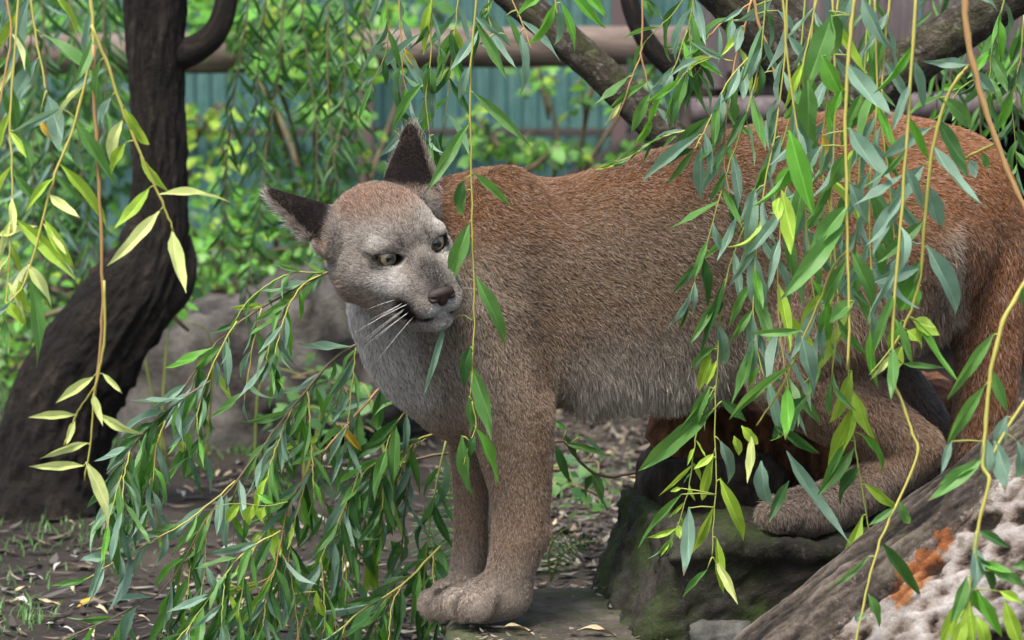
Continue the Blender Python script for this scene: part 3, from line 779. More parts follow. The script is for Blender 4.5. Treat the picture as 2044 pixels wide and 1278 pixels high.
# fallen log, lower right
m = N('fallen_log_bark'); c = m.coord()
hg = m.n('Attribute', attribute_name='relief').outputs['Fac']
hn = m.math('ADD', hg, m.math('MULTIPLY', m.math('SUBTRACT', m.noise(85, 6, .75, c), .5), .9))
bark = m.ramp(hn, [(.22, (.012, .009, .007)), (.48, (.075, .058, .045)), (.72, (.20, .165, .13)), (.95, (.34, .29, .24))])
wood = m.ramp(hn, [(.20, (.020, .014, .010)), (.38, (.14, .10, .078)), (.58, (.38, .32, .275)), (.95, (.66, .61, .57))])
pe = m.math('ADD', m.n('Attribute', attribute_name='peel').outputs['Fac'], m.math('MULTIPLY', m.math('SUBTRACT', m.noise(16, 8, .8, c), .5), 3.6))
col = m.mix(m.ramp(pe, [(.42, (0, 0, 0)), (.56, (1, 1, 1))]), bark, wood)
ru = m.math('ADD', m.n('Attribute', attribute_name='rust').outputs['Fac'], m.math('MULTIPLY', m.math('SUBTRACT', m.noise(38, 8, .8, c), .5), 3.0))
rcol = m.ramp(hn, [(.2, (.07, .025, .010)), (.5, (.36, .12, .035)), (.8, (.62, .30, .12))])
col = m.mix(m.ramp(ru, [(.55, (0, 0, 0)), (.72, (1, 1, 1))]), col, rcol)
col = m.mix(m.math('MULTIPLY', m.ramp(m.noise(24, 6, .7, c), [(.57, (0, 0, 0)), (.68, (1, 1, 1))]), .6), col, (.10, .095, .03))
m.pbr(col, .92, m.bump(m.noise(120, 6, .8, c), 1.0, .012)); log_m = m.m
A, Bq = P(1180, 1935, -.50), P(2560, 830, -.40)
V, F, lc = limb([(A, .232), (A + (Bq - A) * .33, .222), (A + (Bq - A) * .66, .222), (Bq, .228)], sides=300, step=.006, ridge=.02, seed=31, stretch=.45, fine=.01)
axd = (Bq - A) / np.linalg.norm(Bq - A); tt = (V - A) @ axd; cen = A + np.outer(tt, axd); rad_ = V - cen; rl_ = np.linalg.norm(rad_, axis=1, keepdims=True); rad_ = rad_ / rl_
lx, ly = to_px(V)
dd = (lx - 1800) * .64 + (ly - 1060) * .77            # how far below the log's upper edge: bark holds on top only
pl = smooth(20, 150, dd + 50 * vnoise(V, 9, 90, 3))
q1 = rad_ * .22; q1 = q1 - np.outer(q1 @ axd, axd)
fib = vnoise(q1 + np.outer(tt * .22, axd), 60, 91, 4, .6)       # plates and fibres along the log
lump = 1 - 2 * np.abs(vnoise(q1 + np.outer(tt * .55, axd), 34, 92, 4, .6))
hh = np.where(pl > .5, 1.3 * (lump - .55) + .5 * fib, fib * 1.2)
V = V + rad_ * (hh * (.008 + .004 * pl))[:, None] - rad_ * (.010 * pl)[:, None]
me = mesh('fallen_log', V, F, log_m)
def fattr(me, nm, v): me.attributes.new(nm, 'FLOAT', 'POINT').data.foreach_set('value', np.asarray(v, np.float32))
fattr(me, 'relief', np.clip(.5 + .62 * hh, 0, 1)); fattr(me, 'peel', 1.1 * pl)
ru = 0
for (x, y, r) in ((1880, 1075, 34), (1850, 1110, 40), (1820, 1145, 46), (1800, 1180, 44)):
    ru = np.maximum(ru, 1 - smooth(.1, 1.4, np.hypot((lx - x), (ly - y)) / r))
fattr(me, 'rust', ru)
tag(link('fallen_log', me), 'thick leaning log with peeled pale wood and an orange scar', 'log')

# boulder on the left
m = N('boulder'); c = m.coord()
m.pbr(m.ramp(m.noise(9, 8, .72, c, .4), [(.34, (.045, .039, .034)), (.48, (.17, .152, .132)), (.66, (.37, .34, .30))]), .92, m.bump(m.noise(18, 8, .8, c), 1.0, .08))
V, Fc = block((0, 0, 0), (.34, .22, .17), 0, .05, .016, ((3.5, .05), (11, .035), (32, .018)), 6, tilt=math.radians(-17))
o = link('boulder', mesh('boulder', V, Fc, m.m)); o.location = P(545, 735, 2.6)
tag(o, 'grey weathered boulder with a sloping top right of the willow trunk', 'boulder')

# green corrugated metal wall
Yw = 5.6
def wall_mat():
    m = N('green_sheet_metal'); c = m.coord()
    col = m.mix(m.noise(2.5, 5, .6, c), (.040, .115, .105), (.075, .17, .155))
    st_ = m.ramp(m.noise(8, 5, .6, m.coord(scale=(6, 6, .5))), [(.5, (0, 0, 0)), (.72, (1, 1, 1))])
    col = m.mix(m.math('MULTIPLY', st_, .45), col, (.17, .27, .25))
    m.pbr(col, .5, m.bump(m.noise(6, 3, .5, c), .35, .03), spec=.4); return m.m
wm_ = wall_mat()
wl = empty('metal_fence', (0, Yw, GZ)); tag(wl, 'tall green corrugated metal fence with dark rails behind the trees', 'fence')
wx0, wx1 = P(-250, 300, Yw)[0], P(2300, 300, Yw)[0]; pw = .5; pitch = .048
prof = [(0, 0), (.30, 0), (.38, .014), (.62, .014), (.70, 0)]
V, F = [], []
k = int(pw / pitch)
for i in range(k):
    for a, d in prof: V.append(((i + a) * pitch, -d, 0)); V.append(((i + a) * pitch, -d, 2.6))
V.append((k * pitch, 0, 0)); V.append((k * pitch, 0, 2.6))
for i in range(len(V) // 2 - 1): F.append((2 * i, 2 * i + 2, 2 * i + 3, 2 * i + 1))
panel = mesh('metal_panel', V, F, wm_, smooth=False)
nP = int((wx1 - wx0) / (k * pitch)) + 1
for i in range(nP):
    o = link('metal_panel', panel, wl); o.location = (wx0 + i * (k * pitch + .003), Yw + (.004 if i % 2 else 0), GZ - .02); 
m = N('dark_steel'); m.pbr(m.mix(m.noise(30), (.03, .028, .028), (.075, .065, .06)), .6); steel = m.m
def boxm(name, c, h, mat, parent=None, rot=None, bev=.004):
    bm = bmesh.new(); bmesh.ops.create_cube(bm, size=1)
    for v in bm.verts: v.co = Vector((v.co.x * 2 * h[0], v.co.y * 2 * h[1], v.co.z * 2 * h[2]))
    bmesh.ops.bevel(bm, geom=bm.edges[:], offset=bev, segments=2, affect='EDGES')
    me = bpy.data.meshes.new(name); bm.to_mesh(me); bm.free(); me.materials.append(mat)
    o = link(name, me, parent); o.location = c
    if rot: o.rotation_euler = rot
    return o
for y in (262, 500): boxm('rail', (( wx0 + wx1) / 2, Yw - .05, P(700, y, Yw)[2]), ((wx1 - wx0) / 2, .016, .012), steel, wl)
m = N('post_wood'); m.pbr(m.mix(m.noise(20), (.075, .052, .05), (.14, .10, .095)), .85); postm = m.m
for x in (1236, 730, -160):
    boxm('post', (P(x, 200, Yw - .12)[0], Yw - .12, .9), (.024, .024, 1.06), postm, wl)
boxm('brace', P(1165, 335, Yw - .20), (.20, .014, .012), steel, wl, rot=(0, math.radians(-32), 0))

# log rail
m = N('rail_log'); v = m.n('Attribute', attribute_name='bark').outputs['Vector']
m.pbr(m.ramp(m.noise(24, 7, .65, v), [(.3, (.06, .045, .036)), (.55, (.16, .122, .10)), (.8, (.33, .265, .225))]), .85, m.bump(m.noise(30, 6, .7, v), .6, .01)); railm = m.m
rl = empty('log_rail', (0, 3.7, GZ)); tag(rl, 'long pale barkless log rail crossing in front of the green fence', 'rail')
limb_obj('rail', [(P(-120, 112, 3.7), PX(39, 3.7)), (P(500, 104, 3.7), PX(41, 3.7)), (P(900, 96, 3.7), PX(40, 3.7)), (P(1420, 90, 3.7), PX(38, 3.7))], railm, rl, sides=24, step=.03, ridge=.03, seed=41, stretch=.2, fine=.01)
for x in (-60, 1395):
    b_ = P(x, 108, 3.74); limb_obj('support_post', [((b_[0], 3.8, GZ - .05), .05), ((b_[0], 3.8, b_[2] + .03), .046)], railm, rl, sides=18, step=.05, ridge=.03, seed=42 + x)

# wooden shelter on the right
m = N('weathered_board'); v = m.coord(scale=(7, 7, .7))
m.pbr(m.ramp(m.noise(9, 7, .65, v), [(.3, (.060, .046, .046)), (.55, (.12, .098, .098)), (.8, (.21, .18, .18))]), .9, m.bump(m.noise(22, 6, .7, v), .6, .008)); boardm = m.m
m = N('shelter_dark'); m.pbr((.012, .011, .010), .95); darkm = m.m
sh = empty('wooden_shelter', (P(1900, 300, 3.3)[0], 3.3, GZ)); tag(sh, 'weathered wooden shelter with vertical boards and a dark opening behind the tree fork', 'shelter')
x = P(1400, 100, 3.3)[0]; i = 0; random.seed(3)
zt_, zb_ = P(1800, -120, 3.3)[2], P(1800, 175, 3.3)[2]
while x < P(2200, 100, 3.3)[0]:
    w = random.uniform(.045, .062)
    boxm('board', (x + w, 3.3 + random.uniform(-.006, .006), (zt_ + zb_) / 2 + random.uniform(-.02, .02)), (w - .003, .012, (zt_ - zb_) / 2), boardm, sh); x += 2 * w + .003; i += 1
z_ = P(1900, 212, 3.2)[2]
limb_obj('beam', [(P(1380, 222, 3.2), PX(26, 3.2)), (P(1750, 215, 3.2), PX(27, 3.2)), (P(2250, 205, 3.2), PX(28, 3.2))], boardm, sh, sides=20, step=.03, ridge=.03, seed=51, stretch=.2)
xa, xb = P(1420, 300, 3.9)[0], P(2260, 300, 3.9)[0]
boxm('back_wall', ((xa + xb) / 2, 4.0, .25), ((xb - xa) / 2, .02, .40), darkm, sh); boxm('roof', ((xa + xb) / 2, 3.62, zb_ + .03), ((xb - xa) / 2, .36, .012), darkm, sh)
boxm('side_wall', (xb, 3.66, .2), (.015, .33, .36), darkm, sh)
for x in (1440, 2190): b_ = P(x, 230, 3.26); limb_obj('post', [((b_[0], 3.36, GZ - .05), .04), ((b_[0], 3.36, b_[2]), .036)], railm, sh, sides=14, step=.05, seed=60 + i)
# ------------------------------------------------------------------ leaves and branches
random.seed(11)
def leaf_mat(name, top, back, trans, rough=.42, spot=.25, vary=.25, spec=.4, tf=.35, simple=False):
    m = N(name); oi = m.n('ObjectInfo'); c = m.coord('Object'); sx = m.n('SeparateXYZ'); m.l(c, sx.inputs[0])
    r = oi.outputs['Random']
    geo = m.n('NewGeometry')
    t2 = m.mix(r, tuple(v * (1 - vary) for v in top), tuple(min(1, v * (1 + vary)) for v in top))
    col = m.mix(geo.outputs['Backfacing'], t2, back)
    loc = m.n('VectorMath', operation='ADD'); m.l(geo.outputs['Position'], loc.inputs[0])
    ns = m.noise(60, 4, .6, loc.outputs[0])
    col = m.mix(m.math('MULTIPLY', m.ramp(ns, [(.40, (0, 0, 0)), (.66, (1, 1, 1))]), .35), col, tuple(min(1, v * 1.45) for v in top))
    if simple: sx = m.n('SeparateXYZ'); sx.inputs[0].default_value = (.5, .3, 0)      # joined leaves: no midrib or tip
    rib = m.ramp(m.math('ABSOLUTE', sx.outputs[0]), [(.018, (1, 1, 1)), (.05, (0, 0, 0))])
    col = m.mix(m.math('MULTIPLY', rib, .5), col, tuple(min(1, v * 2.2 + .04) for v in top))
    wv = m.n('TexWave', wave_type='BANDS', bands_direction='DIAGONAL'); m.l(c, wv.inputs[0]); wv.inputs['Scale'].default_value = 9; wv.inputs['Distortion'].default_value = 1.2
    col = m.mix(m.math('MULTIPLY', wv.outputs['Fac'], .10), col, tuple(v * .5 for v in top))
    sp = m.ramp(m.noise(170, 3, .6, geo.outputs['Position']), [(.69, (0, 0, 0)), (.73, (1, 1, 1))])
    col = m.mix(m.math('MULTIPLY', sp, spot * 2), col, (.10, .055, .02))
    tipw = m.math('MULTIPLY', m.ramp(m.math('ADD', sx.outputs[1], m.math('MULTIPLY', ns, .12)), [(.90, (0, 0, 0)), (.97, (1, 1, 1))]), m.ramp(r, [(.62, (0, 0, 0)), (.70, (1, 1, 1))]))
    col = m.mix(m.math('MULTIPLY', tipw, .8), col, (.16, .085, .03))
    lg = m.ramp(m.noise(14, 3, .5, geo.outputs['Position']), [(.35, (0, 0, 0)), (.65, (1, 1, 1))])
    col = m.mix(m.math('MULTIPLY', lg, .30), col, tuple(v * .62 for v in top))
    b = m.n('BsdfPrincipled'); m.l(col, b.inputs['Base Color']); b.inputs['Roughness'].default_value = rough; b.inputs['Specular IOR Level'].default_value = spec
    m.l(m.bump(m.math('ADD', ns, m.math('MULTIPLY', wv.outputs['Fac'], .3)), .25, .003), b.inputs['Normal'])
    tr = m.n('BsdfTranslucent'); m.l(m.mix(.7, col, trans), tr.inputs[0])
    mx = m.n('MixShader'); mx.inputs[0].default_value = tf
    m.l(b.outputs[0], mx.inputs[1]); m.l(tr.outputs[0], mx.inputs[2]); m.l(mx.outputs[0], m.out.inputs[0]); return m.m
LM = {'g': leaf_mat('leaf_green', (.105, .245, .060), (.20, .34, .20), (.24, .48, .07)),
      'd': leaf_mat('leaf_deep_green', (.045, .125, .035), (.13, .22, .14), (.12, .28, .04)),
      'b': leaf_mat('leaf_glaucous', (.20, .325, .24), (.28, .40, .32), (.25, .44, .17), .55, .15, .2),
      'l': leaf_mat('leaf_lime', (.33, .52, .055), (.40, .55, .13), (.55, .72, .08), .42, .15, .22),
      'p': leaf_mat('leaf_pale_lime', (.62, .70, .24), (.66, .72, .36), (.80, .85, .30), .45, .12, .15),
      'y': leaf_mat('leaf_yellow', (.62, .40, .045), (.62, .46, .14), (.7, .5, .08), .5, .5, .2),
      'n': leaf_mat('leaf_bright_green', (.13, .36, .045), (.20, .40, .12), (.28, .62, .05), .45, .1, .3)}
def leaf_mesh(name, bend, twist, fold, shape, rows=12, wav=0.0, seed=0, petiole=.05, sickle=0.0):
    """narrow blade along +Y, length 1, half width .5 at the widest, long drawn-out tip; scaled per leaf"""
    V, F = [], []; y = z = 0; pts = []
    pk = (.42 ** .74) * (.58 ** 1.02)
    for i in range(rows):
        t = i / (rows - 1); pts.append((t, y, z)); ang = bend * (t ** 1.1); y += math.cos(ang) / (rows - 1); z -= math.sin(ang) / (rows - 1)
    for i, (t, yy, zz) in enumerate(pts):
        if t < petiole: w = .045
        else:
            u = (t - petiole) / (1 - petiole); w = .5 * (max(u, 1e-4) ** .74) * (max(1 - u, 0) ** (1.22 * shape)) / pk
            w = max(min(w, .5), .035 if t < .5 else .008)
        ta = twist * t; n_ = wav * math.sin(11 * t + seed); x0 = sickle * (t * t - t * .4)
        for s in (-1, 0, 1):
            a = s * w * (1 + .06 * math.sin(17 * t + 2 * s + seed)); h = abs(s) * w * fold + s * n_ * w
            V.append((x0 + a * math.cos(ta) - h * .4 * math.sin(ta), yy, zz + .15 * (h * math.cos(ta)) + .15 * a * math.sin(ta)))
    for i in range(rows - 1):
        for j in (0, 1):
            q = i * 3 + j; F.append((q, q + 1, q + 4, q + 3))
    return V, F
def crease(me):
    for e in me.edges:
        if e.vertices[0] % 3 == 1 and e.vertices[1] % 3 == 1: e.use_edge_sharp = True
    return me
LEAVES = {}
specs = [(.25, .2, .9, .80, .25), (.65, .7, 1.2, .86, -.5), (-.35, -.8, .8, .78, .6), (1.05, 1.0, 1.1, .84, .3), (.45, -1.2, 1.4, .80, -.8), (.10, .9, .7, .88, .9), (1.5, -.6, 1.2, .82, -.3), (.8, 1.7, 1.0, .80, .5), (.3, -.3, 1.5, .9, -.15), (-.6, 1.2, 1.1, .85, -.6)]
for k, m_ in LM.items():
    LEAVES[k] = [crease(mesh('willow_leaf', *leaf_mesh('l', *s[:4], wav=.35, seed=i, sickle=s[4]), m_)) for i, s in enumerate(specs)]
stem_y = N('stem_yellow'); stem_y.pbr(stem_y.mix(stem_y.noise(40), (.34, .33, .06), (.46, .40, .11)), .5); stem_y = stem_y.m
stem_o = N('stem_orange'); stem_o.pbr(stem_o.mix(stem_o.noise(30), (.33, .17, .06), (.46, .30, .13)), .55); stem_o = stem_o.m
stem_b = N('stem_brown'); stem_b.pbr(stem_b.mix(stem_b.noise(50), (.10, .075, .045), (.22, .17, .10)), .7); stem_b = stem_b.m
stem_g = N('stem_green'); stem_g.pbr(stem_g.mix(stem_g.noise(40), (.20, .27, .05), (.33, .36, .09)), .5); stem_g = stem_g.m
SM = {'y': stem_y, 'o': stem_o, 'b': stem_b, 'g': stem_g}
NLEAF = 0
def frame(base, d, facing, L, w, var=None):
    """matrix that lays a unit leaf from base along d, its face turned to 'facing'"""
    d = d / np.linalg.norm(d); n = facing - d * (facing @ d); n /= np.linalg.norm(n) + 1e-9; x = np.cross(d, n)
    M = Matrix.Identity(4)
    for i in range(3):
        M[i][0] = x[i] * w; M[i][1] = d[i] * L; M[i][2] = n[i] * L; M[i][3] = base[i]
    return M
def add_leaf(root, base, d, facing, L, w, mk, name='leaf'):
    global NLEAF; NLEAF += 1
    o = bpy.data.objects.new(name, random.choice(LEAVES[mk])); COL.objects.link(o); o.parent = root
    o.matrix_parent_inverse = Matrix.Translation(-root.location); o.matrix_basis = frame(base, d, facing, L, w)
    return o
def rv(s=1.0): return np.array([random.gauss(0, s), random.gauss(0, s), random.gauss(0, s)])
TOCAM = -FW
def pickm(wts):
    k = random.choices(list(wts.keys()), list(wts.values()))[0]; return k
def branch(label, stems, leaves=(), group=None, name='willow_branch', cat='branch', reach=70, wk=1.0):
    """stems: dict(p=[(px,py)..], Y=(near start, end), r=(px,px), m, auto=dict(gap, len, mats, from_, w), twigs=dict(n,len,...))"""
    s0 = stems[0]; root = empty(name, P(*s0['p'][0], s0['Y'][0])); tag(root, label, cat, group)
    allp = []
    def put_stem(s, nm):
        c = spline(np.array([(*p, 0) for p in s['p']], float), max(8, 4 * len(s['p'])))[:, :2]
        n = len(c); Ys = np.linspace(s['Y'][0], s['Y'][1], n); c = c + np.array([[random.gauss(0, .8), random.gauss(0, .8)] for _ in c]) * np.minimum(1, np.arange(n) / 2)[:, None]
        W3 = np.array([P(x, y, Y) for (x, y), Y in zip(c, Ys)]); r = s.get('r', (3.2, 1.6))
        rad = .85 * np.array([PX(v, Y) for v, Y in zip(np.linspace(r[0], r[1], n), Ys)])
        for q in range(2, n - 1, 3): rad[q] *= 1.18           # nodes
        link(nm, mesh(nm, *tube(W3, rad, 6), SM[s.get('m', 'y')]), root)
        for (x, y), w in zip(c, W3): allp.append((x, y, w))
        if 'auto' in s: auto(c, W3, s['auto'])
        return c, W3, Ys
    def auto(c, W3, a):
        seg = np.concatenate([[0], np.cumsum(np.linalg.norm(np.diff(c, axis=0), axis=1))]); tot = seg[-1]
        t = tot * a.get('from_', .06) + random.uniform(0, a['gap']); side = random.choice((-1, 1))
        while t < tot * a.get('to', 1.0):
            i = min(len(c) - 2, int(np.searchsorted(seg, t) - 1)); i = max(i, 0); f = (t - seg[i]) / (seg[i + 1] - seg[i] + 1e-9)
            b = W3[i] + (W3[i + 1] - W3[i]) * f; tg = W3[i + 1] - W3[i]; tg /= np.linalg.norm(tg)
            side = -side
            L = PX(random.uniform(*a['len']), b[1]) * (.75 + .25 * min(1, (tot - t) / 60)); w = L * random.uniform(*a.get('w', (.14, .21)))
            sd = np.cross(tg, TOCAM + .6 * rv(1)); sd /= np.linalg.norm(sd)
            ang = math.radians(random.uniform(*a.get('ang', (22, 55))))
            d = tg * math.cos(ang) + side * sd * math.sin(ang) + np.array([0, 0, -1.0]) * random.uniform(*a.get('droop', (.15, .7)))
            fc = TOCAM * random.uniform(.2, 1.1) + np.array([0, 0, random.uniform(-.2, .9)]) + rv(.45)
            add_leaf(root, b, d, fc, L, w, pickm(a['mats']))
            t += a['gap'] * random.uniform(.55, 1.45)
        if a.get('tip', True):
            tg = W3[-1] - W3[-2]; L = PX(random.uniform(*a['len']) * .8, W3[-1][1])
            add_leaf(root, W3[-1], tg + .15 * rv() * np.linalg.norm(tg), TOCAM + rv(.4), L, L * .15, pickm(a['mats']))
    for s in stems:
        c, W3, Ys = put_stem(s, s.get('name', 'stem'))
        if 'twigs' in s:
            tw = s['twigs']
            for q in range(tw['n']):
                f = random.uniform(tw.get('from_', .1), tw.get('to', .98)); i = int(f * (len(c) - 2)); st_ = c[i]
                tg = c[i + 1] - c[i]; tg = tg / (np.linalg.norm(tg) + 1e-9); L = random.uniform(*tw['len']); pts = [st_]; d = tg + np.array([random.gauss(0, .45), random.gauss(0, .3)])
                for _ in range(4):
                    d = d / np.linalg.norm(d) * .6 + np.array([random.gauss(tw.get('lean', -.05), .18), 1.0]) * .5; d /= np.linalg.norm(d); pts.append(pts[-1] + d * L / 4)
                put_stem(dict(p=[tuple(v) for v in pts], Y=(Ys[i], Ys[i] + random.uniform(*tw.get('dY', (-.06, .12)))), r=tw.get('r', (1.8, .9)), m=random.choice(tw.get('m', 'yyg')), auto=tw['auto']), 'twig')
    A = np.array([(x, y) for x, y, _ in allp])
    for lf in leaves:
        bx, by, tx, ty, w, mk = lf[:6]; roll = lf[6] if len(lf) > 6 else 0
        dist = np.hypot(A[:, 0] - bx, A[:, 1] - by); i = int(dist.argmin()); Y = allp[i][2][1]
        b = P(bx, by, Y); Lp = math.hypot(tx - bx, ty - by)
        tip = P(tx, ty, Y + random.uniform(-.25, .25) * PX(Lp, Y)); d = tip - b
        fc = TOCAM + np.array([0, 0, .25]) + rv(.22)
        add_leaf(root, b, d, fc, np.linalg.norm(d) * 1.08, PX(w, Y) * 1.08 * wk, mk)
        if 5 < dist[i] < reach:
            link('petiole', mesh('petiole', *tube([allp[i][2], (allp[i][2] + b) / 2 + np.array([0, 0, .001]), b + d * .02], [PX(1.8, Y), PX(1.5, Y), PX(1.3, Y)], 5), SM['g']), root)
    return root
MIX_D = {'b': 2.6, 'd': 1.5, 'g': 4, 'n': 1.2, 'l': .5}
MIX_R = {'b': 6, 'g': 4, 'l': 1.0, 'n': .7}
MIX_L = {'l': 4, 'p': 3, 'g': 2, 'b': 2}

# A. lime sprays in front of the dark trunk
branch('blurred lime green willow spray hanging before the dark trunk, many broad leaves',
  [dict(p=[(178, -30), (186, 60), (176, 140), (140, 275), (105, 360), (85, 440), (50, 560), (22, 600)], Y=(-.62, -.66), r=(4.2, 2), m='y', auto=dict(gap=75, len=(80, 120), mats=MIX_L)),
   dict(p=[(40, -40), (28, 120), (20, 260), (24, 350), (22, 470), (12, 600), (2, 650)], Y=(-.6, -.66), r=(3, 1.6), m='y', auto=dict(gap=48, len=(80, 120), mats=MIX_L)),
   dict(p=[(58, -30), (70, 60), (82, 130), (92, 180)], Y=(-.58, -.6), r=(3, 2), m='y'),
   dict(p=[(10, -20), (22, 60), (8, 160), (-12, 260)], Y=(-.6, -.62), r=(3, 2), m='o', auto=dict(gap=50, len=(80, 120), mats=MIX_L))],
  [(57, -5, 17, 150, 24, 'b'), (110, -8, 175, 72, 16, 'l'), (82, 67, 205, 162, 22, 'g'), (75, 118, -2, 240, 26, 'b'), (95, 190, 125, 292, 27, 'b'), (125, 215, -10, 278, 15, 'b'),
   (148, 240, 232, 372, 20, 'g'), (122, 330, 232, 455, 20, 'l'), (98, 388, 152, 442, 17, 'p'), (28, 435, 152, 546, 20, 'l'), (-8, 472, 70, 450, 14, 'p'), (55, 525, 106, 616, 19, 'p'),
   (25, 345, 88, 425, 15, 'g'), (60, 545, 88, 720, 22, 'g'), (10, 600, 45, 650, 18, 'l'), (78, 235, 118, 290, 13, 'y'), (90, 440, 145, 535, 18, 'l'), (45, 270, 68, 345, 16, 'g'), (38, 560, 60, 660, 18, 'l')], wk=1.3)
branch('pale yellow green willow spray curving across the dark trunk with few narrow leaves',
  [dict(p=[(182, 50), (215, 130), (250, 235), (300, 350), (330, 420), (348, 462)], Y=(-.66, -.64), r=(4.2, 2.2), m='y')],
  [(245, 240, 203, 320, 20, 'p'), (248, 215, 303, 312, 16, 'l'), (280, 312, 331, 384, 15, 'l'), (298, 375, 241, 458, 18, 'l'), (318, 388, 464, 381, 17, 'p'), (320, 420, 228, 528, 19, 'p'), (344, 460, 356, 585, 25, 'p'), (222, 195, 195, 252, 16, 'b'), (250, 285, 215, 345, 16, 'l'), (200, 120, 182, 210, 14, 'g')], wk=1.3)
branch('long orange willow stem ending in pale curled yellow leaves before the trunk',
  [dict(p=[(186, 90), (190, 250), (199, 400), (205, 560), (203, 660), (196, 740), (188, 790)], Y=(-.64, -.6), r=(4.6, 3.4), m='o'),
   dict(p=[(208, 560), (208, 680), (196, 750), (186, 800), (182, 880), (168, 960)], Y=(-.63, -.6), r=(3.2, 1.8), m='y'),
   dict(p=[(190, 770), (160, 815), (142, 850), (128, 888)], Y=(-.6, -.6), r=(2.6, 1.8), m='y')],
  [(187, 752, 115, 800, 15, 'p'), (152, 828, 62, 831, 13, 'p'), (176, 884, 88, 901, 15, 'p'), (168, 930, 70, 932, 14, 'p'), (172, 922, 226, 1034, 22, 'p'), (186, 785, 197, 850, 14, 'p'), (196, 825, 280, 873, 15, 'p'), (204, 745, 242, 782, 8, 'p'), (150, 840, 128, 886, 12, 'p')], wk=1.3)

# B. strand in front of the shoulder, and its neighbours at the top
branch('slender yellow willow strand hanging straight down in front of the cougar\'s shoulder',
  [dict(p=[(957, -40), (945, 60), (938, 180), (940, 300), (942, 430), (946, 560), (945, 690), (938, 800)], Y=(-.20, -.19), r=(2.6, 1.6), m='y'),
   dict(p=[(944, 640), (918, 630), (885, 660), (870, 700)], Y=(-.19, -.19), r=(1.2, .8), m='g', name='twig'),
   dict(p=[(942, 800), (950, 850), (935, 890), (925, 930)], Y=(-.19, -.19), r=(1.4, .9), m='y', name='twig')],
  [(936, 446, 893, 577, 33, 'g'), (950, 553, 1020, 692, 30, 'g'), (940, 690, 914, 772, 24, 'd'), (938, 725, 990, 862, 32, 'g'), (936, 790, 944, 880, 26, 'g'), (946, 850, 1001, 957, 27, 'n'), (922, 868, 934, 996, 26, 'g'),
   (944, 345, 1019, 408, 17, 'g'), (937, 245, 850, 386, 25, 'g'), (944, 185, 1056, 281, 20, 'g'), (890, 640, 850, 780, 12, 'b'), (926, 360, 908, 410, 18, 'd'), (930, 380, 905, 450, 22, 'g'), (948, 870, 925, 920, 20, 'd'),
   (940, 130, 905, 200, 18, 'b'), (950, 45, 1015, 148, 20, 'g'), (946, 30, 1000, 75, 13, 'b'), (940, 480, 936, 520, 8, 'b')])
branch('leafy willow strands dangling just above and behind the cougar\'s raised ear',
  [dict(p=[(765, -40), (775, 50), (768, 110), (745, 165)], Y=(-.02, .0), r=(2, 1), m='y', auto=dict(gap=30, len=(70, 110), mats=MIX_D)),
   dict(p=[(795, -40), (800, 70), (805, 150), (825, 220), (842, 280)], Y=(.05, .04), r=(2, 1), m='o', auto=dict(gap=26, len=(70, 120), mats=MIX_D)),
   dict(p=[(862, -40), (861, 60), (858, 130), (850, 200), (858, 275)], Y=(.0, .02), r=(2.2, 1), m='y', auto=dict(gap=28, len=(80, 125), mats=MIX_D)),
   dict(p=[(918, -40), (908, 60), (898, 160), (885, 260)], Y=(.06, .08), r=(2, 1), m='y', auto=dict(gap=28, len=(80, 130), mats=MIX_D))],
  [(858, 132, 862, 215, 26, 'g'), (805, 95, 838, 150, 14, 'y'), (838, 68, 750, 145, 18, 'b'), (845, 165, 770, 250, 18, 'g'), (835, 235, 765, 315, 20, 'b'), (800, 220, 830, 280, 20, 'd'), (900, 60, 915, 150, 18, 'd'), (866, 268, 870, 350, 20, 'd'), (905, 60, 855, 160, 16, 'g')])
branch('willow twigs with blue green leaves left of the bare slanting limb',
  [dict(p=[(985, -40), (975, 20), (985, 60), (1010, 70)], Y=(-.05, -.06), r=(2, 1.2), m='g'), dict(p=[(1005, -40), (1040, 40), (1062, 100)], Y=(-.06, -.08), r=(2, 1.2), m='o'), dict(p=[(1112, -40), (1108, 0), (1112, 30)], Y=(-.25, -.25), r=(2.4, 1.6), m='y')],
  [(980, 65, 1016, 146, 22, 'b'), (1038, 66, 1058, 190, 22, 'b'), (958, 88, 1010, 100, 14, 'b'), (962, 20, 1018, 100, 20, 'b'), (1010, 30, 1050, 110, 16, 'g'), (1040, 40, 1120, 110, 18, 'b'), (1108, 5, 1058, 115, 24, 'n'), (1115, 10, 1120, 110, 20, 'b'), (1120, 5, 1155, 95, 18, 'n'), (1085, -10, 1030, 25, 18, 'n'), (1130, -20, 1205, 50, 20, 'n'), (1160, -20, 1212, 30, 18, 'n'), (985, 0, 940, 70, 16, 'g'), (955, 60, 905, 140, 18, 'b'), (965, 25, 930, 175, 18, 'd')])
